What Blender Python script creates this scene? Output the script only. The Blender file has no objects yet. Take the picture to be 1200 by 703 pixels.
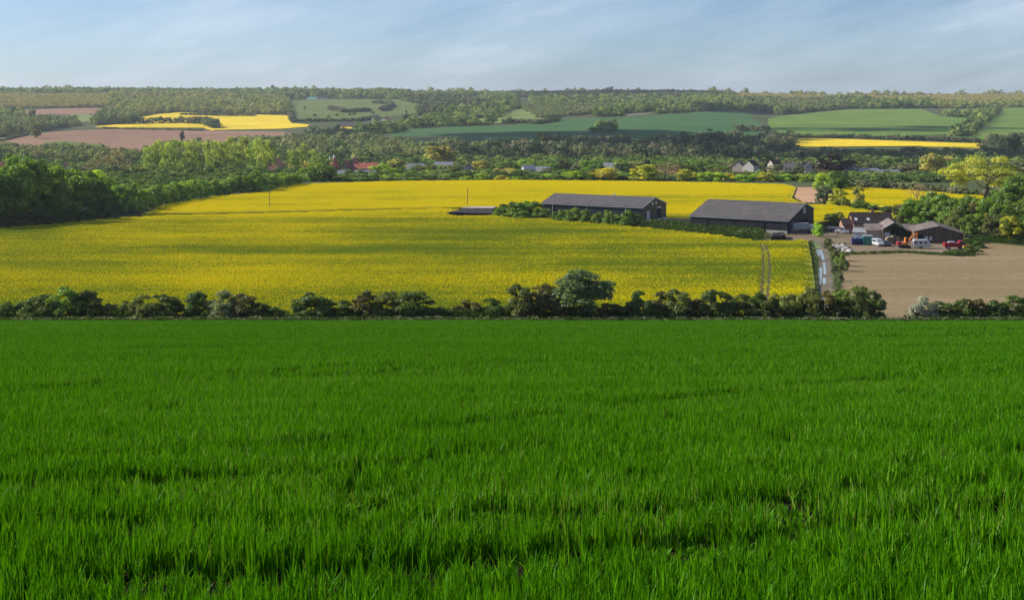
import bpy, bmesh, math, random
import numpy as np
from mathutils import Vector, Matrix, geometry
R = math.radians
rng = np.random.default_rng(11)
random.seed(5)
sc = bpy.context.scene
COL = sc.collection
EYE = 2.4
F, U0, VH = 1600.0, 600.0, 110.0
SUN_AZ, SUN_EL = -74.0, 30.0         # azimuth from +Y, negative = to the left

# ------------------------------------------------------------------ terrain
SL = 0.1557
KY = np.array([-400,-60,0,100,150,190,200,207,235,262,330,395,453,530,610,690,750,830,930,1060,1200,1350,1550,1850,2400,2950,3700,4300,4700,5200,6500,8000], float)
KZ = np.array([400*SL,60*SL,0,-100*SL,-150*SL,-190*SL,-200*SL,-32.2,-34.1,-35.5,-38.4,-40.06,-40.9,-41.6,-42.6,-43.3,-46,-50.5,-55,-58.5,-61,-61.5,-60.5,-55.5,-45.5,-34,-18,-8,-3.5,-6,-45,-62], float)
def pchip(xk, yk, x):
    h = np.diff(xk); dl = np.diff(yk)/h
    m = np.zeros(len(xk)); m[0] = dl[0]; m[-1] = dl[-1]
    for i in range(1, len(xk)-1):
        if dl[i-1]*dl[i] > 0:
            w1 = 2*h[i]+h[i-1]; w2 = h[i]+2*h[i-1]
            m[i] = (w1+w2)/(w1/dl[i-1]+w2/dl[i])
    i = np.clip(np.searchsorted(xk, x)-1, 0, len(h)-1)
    t = (x-xk[i])/h[i]
    return ((1+2*t)*(1-t)**2*yk[i] + t*(1-t)**2*h[i]*m[i] + t*t*(3-2*t)*yk[i+1] + t*t*(t-1)*h[i]*m[i+1])
TY = np.arange(-300, 8000, 1.0)
TZ = pchip(KY, KZ, TY)
def sst(a, b, t):
    t = np.clip((t-a)/(b-a), 0, 1); return t*t*(3-2*t)
def Z(x, y):
    x = np.asarray(x, float); y = np.asarray(y, float)
    z = np.interp(y, TY, TZ)
    far = sst(1500, 2600, y)
    z = z + far*3.0*(np.sin(x/310+0.7)+0.6*np.sin(x/170+y/420))
    z = z + sst(2300, 3800, y)*(9*np.exp(-((x+1000)/650)**2) - 5*sst(500, 1600, x))
    return z
def P(u, d):
    x = (u-U0)/F*d
    return x, d
_D = np.concatenate([np.arange(5, 900, .5), np.arange(900, 6500, 4.0)])
def G(u, v, off=0.0):
    """ground point seen along a line of sight"""
    x = (u-U0)/F*_D
    f = EYE-(v-VH)/F*_D-(Z(x, _D)+off)
    k = np.nonzero(f <= 0)[0]
    if len(k) == 0:
        d = 4650.0
    else:
        k = k[0]
        d = _D[0] if k == 0 else _D[k-1]+(_D[k]-_D[k-1])*f[k-1]/(f[k-1]-f[k])
    return np.array([(u-U0)/F*d, d])
def GL(pts, off=0.0):
    return [tuple(G(u, v, off)) for u, v in pts]

# ------------------------------------------------------------------ tags
def tag(o, label=None, cat=None, group=None, kind=None):
    if label: o['label'] = label
    if cat: o['category'] = cat
    if group: o['group'] = group
    if kind: o['kind'] = kind
    return o
def empty(name, loc, rz=0.0, parent=None):
    o = bpy.data.objects.new(name, None); o.empty_display_size = .5
    o.location = loc; o.rotation_euler = (0, 0, rz); COL.objects.link(o)
    if parent: o.parent = parent
    return o
ORD = ['first','second','third','fourth','fifth','sixth','seventh','eighth','ninth','tenth','eleventh','twelfth']
def row_labels(us, descs, marks):
    out = []
    us = list(us)
    for i, u in enumerate(us):
        best = None
        for mu, ph in marks:
            n = sum(1 for w in us if (min(u, mu) < w < max(u, mu)) and abs(w-mu) > .01)
            if abs(u-mu) <= .01: continue
            if best is None or n < best[0]: best = (n, 'left' if u < mu else 'right', ph)
        n, side, ph = best
        out.append(f"{descs[i]}, {ORD[min(n,11)]} {side} of {ph}")
    return out

# ------------------------------------------------------------------ materials
def new_mat(name):
    m = bpy.data.materials.new(name); m.use_nodes = True
    nt = m.node_tree; nt.nodes.clear()
    return m, nt, nt.nodes, nt.links
def N(nt, t, **kw):
    n = nt.nodes.new(t)
    for k, v in kw.items():
        if k.startswith('i_'):
            key = k[2:]
            n.inputs[int(key) if key.isdigit() else key.replace('_', ' ')].default_value = v
        else: setattr(n, k, v)
    return n
def c4(c): return (c[0], c[1], c[2], 1)
def ramp(nt, stops, interp='LINEAR'):
    r = nt.nodes.new('ShaderNodeValToRGB'); cr = r.color_ramp; cr.interpolation = interp
    cr.elements[0].position, cr.elements[0].color = stops[0][0], c4(stops[0][1])
    cr.elements[1].position, cr.elements[1].color = stops[-1][0], c4(stops[-1][1])
    for p, c in stops[1:-1]:
        e = cr.elements.new(p); e.color = c4(c)
    return r
def pos(nt, scale=(1,1,1), rot=0.0):
    g = nt.nodes.new('ShaderNodeNewGeometry')
    m = nt.nodes.new('ShaderNodeMapping'); m.inputs['Scale'].default_value = scale; m.inputs['Rotation'].default_value = (0, 0, rot)
    nt.links.new(g.outputs['Position'], m.inputs['Vector'])
    return m.outputs['Vector']
def opos(nt, scale=(1,1,1)):
    g = nt.nodes.new('ShaderNodeTexCoord')
    m = nt.nodes.new('ShaderNodeMapping'); m.inputs['Scale'].default_value = scale
    nt.links.new(g.outputs['Object'], m.inputs['Vector'])
    return m.outputs['Vector']
def noise(nt, vec, scale, detail=4, rough=.55):
    n = nt.nodes.new('ShaderNodeTexNoise'); n.inputs['Scale'].default_value = scale; n.inputs['Detail'].default_value = detail
    n.inputs['Roughness'].default_value = rough
    nt.links.new(vec, n.inputs['Vector']); return n.outputs['Fac']
def mixc(nt, f, a, b, mode='MIX'):
    m = nt.nodes.new('ShaderNodeMix'); m.data_type = 'RGBA'; m.blend_type = mode
    for s, val in ((0, f), (6, a), (7, b)):
        if hasattr(val, 'links') or hasattr(val, 'is_linked'): nt.links.new(val, m.inputs[s])
        else: m.inputs[s].default_value = val if s == 0 else c4(val)
    return m.outputs[2]
def math_(nt, op, a, b=0.0, clamp=False):
    m = nt.nodes.new('ShaderNodeMath'); m.operation = op; m.use_clamp = clamp
    for i, val in ((0, a), (1, b)):
        if hasattr(val, 'is_linked'): nt.links.new(val, m.inputs[i])
        else: m.inputs[i].default_value = val
    return m.outputs[0]
def finish(nt, color, rough=.8, spec=.25, metal=0.0, bump=None, bstr=.3, bdist=.1):
    b = nt.nodes.new('ShaderNodeBsdfPrincipled'); o = nt.nodes.new('ShaderNodeOutputMaterial')
    if hasattr(color, 'is_linked'): nt.links.new(color, b.inputs['Base Color'])
    else: b.inputs['Base Color'].default_value = c4(color)
    b.inputs['Roughness'].default_value = rough; b.inputs['Metallic'].default_value = metal
    b.inputs['Specular IOR Level'].default_value = spec
    if bump is not None:
        bn = nt.nodes.new('ShaderNodeBump'); bn.inputs['Strength'].default_value = bstr; bn.inputs['Distance'].default_value = bdist
        nt.links.new(bump, bn.inputs['Height']); nt.links.new(bn.outputs[0], b.inputs['Normal'])
    nt.links.new(b.outputs[0], o.inputs[0]); return b
def attr(nt, name):
    a = nt.nodes.new('ShaderNodeAttribute'); a.attribute_name = name; return a.outputs['Fac']
def leafy(nt, color, trans=.35, spec=.0):
    d = nt.nodes.new('ShaderNodeBsdfDiffuse'); t = nt.nodes.new('ShaderNodeBsdfTranslucent'); m = nt.nodes.new('ShaderNodeMixShader')
    o = nt.nodes.new('ShaderNodeOutputMaterial'); m.inputs[0].default_value = trans
    nt.links.new(color, d.inputs[0])
    w = mixc(nt, 1.0, color, (1.25, 1.2, .55), 'MULTIPLY')
    nt.links.new(w, t.inputs[0])
    nt.links.new(d.outputs[0], m.inputs[1]); nt.links.new(t.outputs[0], m.inputs[2])
    out = m.outputs[0]
    if spec:
        g = nt.nodes.new('ShaderNodeBsdfGlossy'); g.inputs['Roughness'].default_value = .45; g.inputs['Color'].default_value = (.8,.9,1,1)
        m2 = nt.nodes.new('ShaderNodeMixShader'); m2.inputs[0].default_value = spec
        nt.links.new(out, m2.inputs[1]); nt.links.new(g.outputs[0], m2.inputs[2]); out = m2.outputs[0]
    nt.links.new(out, o.inputs[0])

def mat_plain(name, col, rough=.7, var=.25, scale=1.5, metal=0.0, spec=.3, bstr=.15):
    m, nt, ns, ls = new_mat(name)
    n = noise(nt, opos(nt), scale, 5)
    c = mixc(nt, n, tuple(v*(1-var) for v in col), tuple(min(1, v*(1+var)) for v in col))
    finish(nt, c, rough, spec, metal, n, bstr, .03)
    return m
def mat_leaf(name, trans=.35):
    """leaf colour = the plant's own colour (object colour) varied per leaf"""
    m, nt, ns, ls = new_mat(name)
    oi = nt.nodes.new('ShaderNodeObjectInfo')
    r = attr(nt, 'rnd')
    v = math_(nt, 'MULTIPLY_ADD', r, 1.0); nt.nodes[-1].inputs[2].default_value = .5
    hue = mixc(nt, r, (.85, 1.0, 1.05), (1.22, 1.02, .75))
    a = mixc(nt, 1.0, oi.outputs['Color'], hue, 'MULTIPLY')
    vv = nt.nodes.new('ShaderNodeCombineXYZ')
    for i in range(3): nt.links.new(v, vv.inputs[i])
    c = mixc(nt, 1.0, a, vv.outputs[0], 'MULTIPLY')
    leafy(nt, c, trans, .02)
    return m
def mat_wood_leaf(name, stops, trans=.3, rw=.60):
    m, nt, ns, ls = new_mat(name)
    oi = nt.nodes.new('ShaderNodeObjectInfo')
    g = noise(nt, pos(nt), 1/180.0, 3)
    s = math_(nt, 'ADD', math_(nt, 'MULTIPLY', oi.outputs['Random'], rw), math_(nt, 'MULTIPLY', g, .45))
    rp = ramp(nt, stops); nt.links.new(s, rp.inputs[0])
    r = attr(nt, 'rnd')
    v = math_(nt, 'MULTIPLY_ADD', r, .6); nt.nodes[-1].inputs[2].default_value = .72
    vv = nt.nodes.new('ShaderNodeCombineXYZ')
    for i in range(3): nt.links.new(v, vv.inputs[i])
    leafy(nt, mixc(nt, 1.0, rp.outputs[0], vv.outputs[0], 'MULTIPLY'), trans)
    return m
M = {}
M['leaf'] = mat_leaf('leaf', .48)
M['bark'] = mat_plain('bark', (.09,.07,.05), .9, .35, 6, bstr=.5)

# ------------------------------------------------------------------ mesh helpers
def mesh_np(name, verts, faces, mat=None, rnd=None):
    """verts (n,3); faces (m,k) all with k corners"""
    me = bpy.data.meshes.new(name)
    verts = np.asarray(verts, np.float32); faces = np.asarray(faces, np.int32)
    k = faces.shape[1]
    me.vertices.add(len(verts)); me.vertices.foreach_set('co', verts.ravel())
    me.loops.add(faces.size); me.loops.foreach_set('vertex_index', faces.ravel())
    me.polygons.add(len(faces)); me.polygons.foreach_set('loop_start', np.arange(0, faces.size, k, dtype=np.int32))
    if rnd is not None:
        a = me.attributes.new('rnd', 'FLOAT', 'FACE'); a.data.foreach_set('value', np.asarray(rnd, np.float32))
    me.update(calc_edges=True)
    if mat: me.materials.append(mat)
    return me
def obj(name, me, parent=None, loc=(0,0,0), rot=(0,0,0)):
    o = bpy.data.objects.new(name, me); COL.objects.link(o); o.location = loc; o.rotation_euler = rot
    if parent: o.parent = parent
    return o
class MB:
    """collects shapes into one mesh"""
    def __init__(s): s.bm = bmesh.new()
    def box(s, c, d, rot=None, taper=None, bev=0):
        vs = []
        for z in (-.5, .5):
            for x, y in ((-.5,-.5),(.5,-.5),(.5,.5),(-.5,.5)):
                k = taper if (taper and z > 0) else (1, 1)
                vs.append(Vector((x*d[0]*k[0], y*d[1]*k[1], z*d[2])))
        m = Matrix.Translation(c) @ (rot if rot else Matrix.Identity(4))
        bv = [s.bm.verts.new(m @ v) for v in vs]
        fs = [s.bm.faces.new([bv[i] for i in f]) for f in ((3,2,1,0),(4,5,6,7),(0,1,5,4),(1,2,6,5),(2,3,7,6),(3,0,4,7))]
        if bev:
            es = list({e for f in fs for e in f.edges})
            bmesh.ops.bevel(s.bm, geom=es, offset=bev, segments=2, affect='EDGES', profile=.5)
        return s
    def prism(s, pts, x0, x1, axis='x'):
        """outline (a,b) extruded along an axis; x: (y,z), y: (x,z), z: (x,y)"""
        def mk(a, b, t): return {'x': (t,a,b), 'y': (a,t,b), 'z': (a,b,t)}[axis]
        A = [s.bm.verts.new(mk(a, b, x0)) for a, b in pts]; B = [s.bm.verts.new(mk(a, b, x1)) for a, b in pts]
        n = len(pts)
        s.bm.faces.new(A[::-1]); s.bm.faces.new(B)
        for i in range(n): s.bm.faces.new((A[i], A[(i+1)%n], B[(i+1)%n], B[i]))
        return s
    def tube(s, p0, p1, r0, r1=None, seg=10):
        p0, p1 = Vector(p0), Vector(p1); r1 = r0 if r1 is None else r1
        q = (p1-p0).to_track_quat('Z', 'Y').to_matrix()
        A, B = [], []
        for i in range(seg):
            a = 2*math.pi*i/seg; v = q @ Vector((math.cos(a), math.sin(a), 0))
            A.append(s.bm.verts.new(p0+v*r0)); B.append(s.bm.verts.new(p1+v*r1))
        s.bm.faces.new(A[::-1]); s.bm.faces.new(B)
        for i in range(seg): s.bm.faces.new((A[i], A[(i+1)%seg], B[(i+1)%seg], B[i]))
        return s
    def lathe(s, prof, c=(0,0,0), seg=20):
        rings = []
        for r, z in prof:
            rings.append([s.bm.verts.new((c[0]+r*math.cos(2*math.pi*i/seg), c[1]+r*math.sin(2*math.pi*i/seg), c[2]+z)) for i in range(seg)])
        for a, b in zip(rings, rings[1:]):
            for i in range(seg): s.bm.faces.new((a[i], a[(i+1)%seg], b[(i+1)%seg], b[i]))
        s.bm.faces.new(rings[0][::-1]); s.bm.faces.new(rings[-1])
        return s
    def build(s, name, mat, parent=None, smooth=False):
        me = bpy.data.meshes.new(name)
        bmesh.ops.recalc_face_normals(s.bm, faces=s.bm.faces[:])
        s.bm.to_mesh(me); s.bm.free()
        if mat: me.materials.append(mat)
        if smooth: me.polygons.foreach_set('use_smooth', [True]*len(me.polygons))
        return obj(name, me, parent)

# ------------------------------------------------------------------ ground sheets
def sheet(name, poly, off, cell, mat, skirt=0.0, zfun=None):
    bm = bmesh.new()
    tri = geometry.tessellate_polygon([[Vector((x, y, 0)) for x, y in poly]])
    vs = [bm.verts.new((x, y, 0)) for x, y in poly]
    for t in tri:
        try: bm.faces.new([vs[i] for i in t])
        except ValueError: pass
    xs = [p[0] for p in poly]; ys = [p[1] for p in poly]
    for ax, lo, hi, c in ((0, min(xs), max(xs), cell[0]), (1, min(ys), max(ys), cell[1])):
        for k in range(1, int((hi-lo)/c)+1):
            co = [0,0,0]; no = [0,0,0]; co[ax] = lo+k*c; no[ax] = 1
            bmesh.ops.bisect_plane(bm, geom=bm.verts[:]+bm.edges[:]+bm.faces[:], plane_co=co, plane_no=no)
    bmesh.ops.recalc_face_normals(bm, faces=bm.faces[:])
    if sum(f.normal.z for f in bm.faces) < 0: bmesh.ops.reverse_faces(bm, faces=bm.faces[:])
    if skirt:
        be = [e for e in bm.edges if e.is_boundary]
        r = bmesh.ops.extrude_edge_only(bm, edges=be)
        low = {g for g in r['geom'] if isinstance(g, bmesh.types.BMVert)}
    else: low = set()
    co = np.array([v.co[:] for v in bm.verts]); z = Z(co[:,0], co[:,1])+off
    for v, zz in zip(bm.verts, z): v.co.z = zz-(skirt if v in low else 0)
    me = bpy.data.meshes.new(name); bm.to_mesh(me); bm.free(); me.materials.append(mat)
    return tag(obj(name, me), kind='structure')
def inside(px, py, poly):
    px = np.asarray(px); py = np.asarray(py); r = np.zeros(px.shape, bool)
    n = len(poly)
    for i in range(n):
        x0, y0 = poly[i]; x1, y1 = poly[(i+1)%n]
        if y0 == y1: continue
        c = ((y0 > py) != (y1 > py)) & (px < (x1-x0)*(py-y0)/(y1-y0)+x0)
        r ^= c
    return r

# ------------------------------------------------------------------ scatter (stuff only)
PROTO_N = [0]
def scatter(name, pts, scl, rot, idx, protos, label, cat):
    PROTO_N[0] += 1
    coll = bpy.data.collections.new(f'{name}_kinds')
    for i, me in enumerate(protos):
        o = bpy.data.objects.new(f'{name}_kind_{PROTO_N[0]:02d}_{i:02d}', me); coll.objects.link(o)
    n = len(pts)
    me = bpy.data.meshes.new(name); me.vertices.add(n); me.vertices.foreach_set('co', np.asarray(pts, np.float32).ravel())
    scl = np.asarray(scl, np.float32)
    if scl.ndim == 1: scl = np.repeat(scl[:,None], 3, 1)
    a = me.attributes.new('scl', 'FLOAT_VECTOR', 'POINT'); a.data.foreach_set('vector', scl.astype(np.float32).ravel())
    rv = np.zeros((n, 3), np.float32); rv[:,2] = rot
    a = me.attributes.new('rotv', 'FLOAT_VECTOR', 'POINT'); a.data.foreach_set('vector', rv.ravel())
    a = me.attributes.new('idx', 'INT', 'POINT'); a.data.foreach_set('value', np.asarray(idx, np.int32))
    ng = bpy.data.node_groups.new(name, 'GeometryNodeTree')
    ng.interface.new_socket('Geometry', in_out='INPUT', socket_type='NodeSocketGeometry')
    ng.interface.new_socket('Geometry', in_out='OUTPUT', socket_type='NodeSocketGeometry')
    gi = ng.nodes.new('NodeGroupInput'); go = ng.nodes.new('NodeGroupOutput')
    ci = ng.nodes.new('GeometryNodeCollectionInfo'); ci.inputs['Collection'].default_value = coll
    ci.inputs['Separate Children'].default_value = True; ci.inputs['Reset Children'].default_value = True
    ip = ng.nodes.new('GeometryNodeInstanceOnPoints'); ip.inputs['Pick Instance'].default_value = True
    def na(nm, t):
        q = ng.nodes.new('GeometryNodeInputNamedAttribute'); q.data_type = t; q.inputs['Name'].default_value = nm
        return [s for s in q.outputs if s.enabled and s.name == 'Attribute'][0]
    L = ng.links.new
    L(gi.outputs[0], ip.inputs['Points']); L(ci.outputs[0], ip.inputs['Instance'])
    L(na('idx', 'INT'), ip.inputs['Instance Index']); L(na('scl', 'FLOAT_VECTOR'), ip.inputs['Scale'])
    er = ng.nodes.new('FunctionNodeEulerToRotation'); L(na('rotv', 'FLOAT_VECTOR'), er.inputs[0]); L(er.outputs[0], ip.inputs['Rotation'])
    L(ip.outputs[0], go.inputs[0])
    o = obj(name, me); md = o.modifiers.new('scatter', 'NODES'); md.node_group = ng
    return tag(o, label, cat, kind='stuff')

# ------------------------------------------------------------------ ground materials
def mat_ground():
    m, nt, ns, ls = new_mat('rough_grass')
    a = noise(nt, pos(nt), .004, 6, .6); b = noise(nt, pos(nt), .5, 5, .7)
    r = ramp(nt, [(.3, (.055,.075,.025)), (.5, (.08,.10,.035)), (.7, (.12,.115,.05))]); nt.links.new(a, r.inputs[0])
    finish(nt, mixc(nt, b, mixc(nt, 1, r.outputs[0], (.7,.7,.7), 'MULTIPLY'), r.outputs[0]), .95, .1)
    return m
def mat_field(name, c0, c1, c2, rot=0.0, streak=(.004,.05), fine=.3, bdist=.3):
    """a crop or soil: drill streaks, drifting patches, fine grain"""
    m, nt, ns, ls = new_mat(name)
    s = noise(nt, pos(nt, (streak[0], streak[1], 1), rot), 1.0, 6, .6)
    p = noise(nt, pos(nt), .009, 4, .6)
    g = noise(nt, pos(nt), fine, 5, .75)
    k = math_(nt, 'ADD', math_(nt, 'MULTIPLY', s, .5), math_(nt, 'MULTIPLY', p, .5))
    r = ramp(nt, [(.36, c0), (.5, c1), (.64, c2)]); nt.links.new(k, r.inputs[0])
    q = ramp(nt, [(.3, (.72,.72,.72)), (.7, (1.25,1.25,1.25))]); nt.links.new(g, q.inputs[0])
    finish(nt, mixc(nt, 1, r.outputs[0], q.outputs[0], 'MULTIPLY'), .9, .15, bump=g, bstr=.5, bdist=bdist)
    return m
def rape_density(nt):
    """share of open flowers: drifting bands along the drilling"""
    s = noise(nt, pos(nt, (.006, .045, 1), R(-9)), 1.0, 5, .6)
    p = noise(nt, pos(nt), .013, 4, .6)
    s2 = noise(nt, pos(nt, (.01, .5, 1), R(-9)), 1.0, 3, .6)
    g = nt.nodes.new('ShaderNodeNewGeometry'); sx = nt.nodes.new('ShaderNodeSeparateXYZ'); nt.links.new(g.outputs['Position'], sx.inputs[0])
    mr = nt.nodes.new('ShaderNodeMapRange'); mr.inputs[1].default_value = 212; mr.inputs[2].default_value = 700; nt.links.new(sx.outputs[1], mr.inputs[0])
    rr = ramp(nt, [(0, (.33,)*3), (.14, (.26,)*3), (.36, (.235,)*3), (.50, (.40,)*3), (.60, (.72,)*3), (.72, (.62,)*3), (1, (1.0,)*3)]); nt.links.new(mr.outputs[0], rr.inputs[0])
    off = math_(nt, 'SUBTRACT', math_(nt, 'MULTIPLY', rr.outputs[0], 1.2), .72)
    k = math_(nt, 'ADD', math_(nt, 'MULTIPLY', s, 1.7), math_(nt, 'MULTIPLY', p, 1.6))
    k = math_(nt, 'ADD', k, math_(nt, 'MULTIPLY', s2, .55))
    k = math_(nt, 'ADD', math_(nt, 'SUBTRACT', k, 1.2), off)
    return k
def mat_rape_flower():
    m, nt, ns, ls = new_mat('rape_plants')
    dn = rape_density(nt); r = attr(nt, 'rnd'); h = attr(nt, 'top')
    yel = math_(nt, 'LESS_THAN', r, math_(nt, 'MULTIPLY', dn, h, True))
    f = noise(nt, pos(nt), 3.0, 2)
    green = mixc(nt, f, (.145,.205,.014), (.225,.29,.022))
    yellow = mixc(nt, f, (.60,.485,.005), (.81,.69,.010))
    leafy(nt, mixc(nt, yel, green, yellow), .25)
    return m
def mat_rape_under():
    m, nt, ns, ls = new_mat('rape_canopy')
    dn = rape_density(nt); g = noise(nt, pos(nt), 2.2, 4, .8)
    k = math_(nt, 'ADD', math_(nt, 'MULTIPLY', dn, .7), math_(nt, 'MULTIPLY', math_(nt, 'SUBTRACT', g, .5), 1.2), True)
    finish(nt, mixc(nt, k, (.13,.16,.012), (.52,.45,.01)), .9, .1, bump=g, bstr=.6, bdist=.3)
    return m
M['ground'] = mat_ground()
M['soil'] = mat_field('shaded_field_soil', (.010,.009,.005), (.014,.012,.007), (.02,.016,.010), fine=3, bdist=.03)  # near-black: shade between the wheat plants put into the soil colour
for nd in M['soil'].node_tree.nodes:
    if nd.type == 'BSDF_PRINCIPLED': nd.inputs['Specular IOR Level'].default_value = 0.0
M['brown'] = mat_field('tilled_soil', (.175,.132,.062), (.215,.162,.078), (.265,.19,.105), R(4), (.006,.11), .8, .08)
M['plough'] = mat_field('ploughed_soil', (.185,.10,.058), (.24,.135,.078), (.29,.175,.10), R(3), (.003,.02), .2)
M['pinksoil'] = mat_field('bare_soil', (.34,.19,.10), (.42,.24,.13), (.48,.30,.17), R(80), (.02,.3), .6)
M['darkwheat'] = mat_field('young_wheat', (.030,.088,.022), (.044,.112,.027), (.066,.14,.034), R(2), (.003,.03), .12)
M['midwheat'] = mat_field('spring_wheat', (.085,.155,.020), (.115,.195,.024), (.165,.235,.034), R(6), (.003,.03), .12)
M['pasture'] = mat_field('pasture_grass', (.075,.115,.018), (.105,.140,.022), (.15,.155,.035), R(0), (.004,.02), .12)
M['lime'] = mat_field('meadow_grass', (.11,.16,.04), (.15,.2,.045), (.2,.23,.06), R(0), (.004,.02), .12)
M['farrape'] = mat_field('rape_bloom', (.48,.36,.008), (.66,.48,.008), (.78,.56,.01), R(2), (.003,.03), .15)
M['yard'] = mat_field('yard_gravel', (.14,.105,.066), (.185,.14,.088), (.25,.195,.13), R(20), (.05,.08), 1.5, .03)
M['track'] = mat_field('track_mud', (.10,.085,.055), (.14,.12,.085), (.20,.17,.125), R(20), (.05,.08), 1.5, .05)
M['verge'] = mat_field('verge_grass', (.05,.10,.02), (.08,.13,.03), (.14,.16,.05), R(20), (.05,.08), 1.2, .1)
M['wheeling'] = mat_field('wheeling_soil_shade', (.06,.05,.02), (.085,.07,.03), (.11,.09,.04), fine=3, bdist=.03)  # shadow down in the wheel tracks put into a dark earth colour
M['rapeflower'] = mat_rape_flower(); M['rapeunder'] = mat_rape_under()
m, nt, ns, ls = new_mat('puddle_water'); finish(nt, (.25,.25,.24), .04, .9); M['puddle'] = m

# base terrain: one sheet to beyond the skyline
def base_ground():
    ys = [-80.0]
    while ys[-1] < 7500: ys.append(ys[-1]+(4.0 if ys[-1] < 260 else min(60, 4+(ys[-1]-260)*.03)))
    ys = np.array(ys); ts = np.linspace(-1, 1, 121)
    Y = np.repeat(ys[:,None], len(ts), 1); X = ts[None,:]*(140+np.maximum(ys, 0)*.62)[:,None]
    V = np.stack([X, Y, Z(X, Y)], -1).reshape(-1, 3)
    n, k = len(ys), len(ts)
    i = (np.arange(n-1)[:,None]*k+np.arange(k-1)[None,:]).ravel()
    me = mesh_np('ground', V, np.stack([i, i+1, i+k+1, i+k], 1), M['ground'])
    me.polygons.foreach_set('use_smooth', [True]*len(me.polygons))
    tag(obj('ground', me), kind='structure')
base_ground()

# ------------------------------------------------------------------ fields
WHEAT_END = 199.5
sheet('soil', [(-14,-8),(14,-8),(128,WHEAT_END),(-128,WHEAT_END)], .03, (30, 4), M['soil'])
hx = lambda u, d: ((u-U0)/F*d, d)
rapeA = [hx(-190,212), hx(955,212)] + GL([(955,330),(951,305),(946.5,282),(893,283.5),(840,276),(780,270),(700,262),(640,256),(592,250),(580,253.5),(524,254),(546,246.5),(520,245.2),(420,247.6),(300,251.2),(190,253),(140,256.5),(112,258.5),(60,264),(0,268),(-190,285)], .7)
rapeB = GL([(165,250.5),(300,249.2),(420,245.6),(520,243.6),(600,243.2),(660,246),(715,250),(781,253),(808,254),(900,256),(953,262),(966,259),(985,258),(1040,259),(1058,252),(1010,246),(985,241.5),(962,240.5),(938,238),(928,232),(933,219.5),(925,216.8),(800,214),(600,212.3),(450,213.5),(346,216.5),(302,226),(243,231.5),(202,239)], .7)
rapeC = GL([(985,221),(1060,224),(1123,229.5),(1200,236),(1260,240),(1240,250),(1165,247),(1064,246),(1005,240),(985,234)])
sheet('rape_field', rapeA, .72, (14, 8), M['rapeunder'], .7)
sheet('rape_field', rapeB, .72, (14, 8), M['rapeunder'], .7)
sheet('rape_field', rapeC, .72, (14, 8), M['rapeunder'], .7)
brown = GL([(982,300),(1000,298),(1060,296),(1100,299),(1128,301),(1142,299),(1147,294),(1150,288.5),(1156,285.5),(1172,286),(1200,289),(1500,305)]) + [hx(1560,211), hx(1030,211)] + GL([(985,345),(981,325)])
sheet('tilled_field', brown, .06, (14, 6), M['brown'])
sheet('bare_strip', GL([(931,220),(956,220.5),(961,231),(967,240.5),(941,237.5),(929,231)]), .3, (10, 10), M['pinksoil'])
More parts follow.
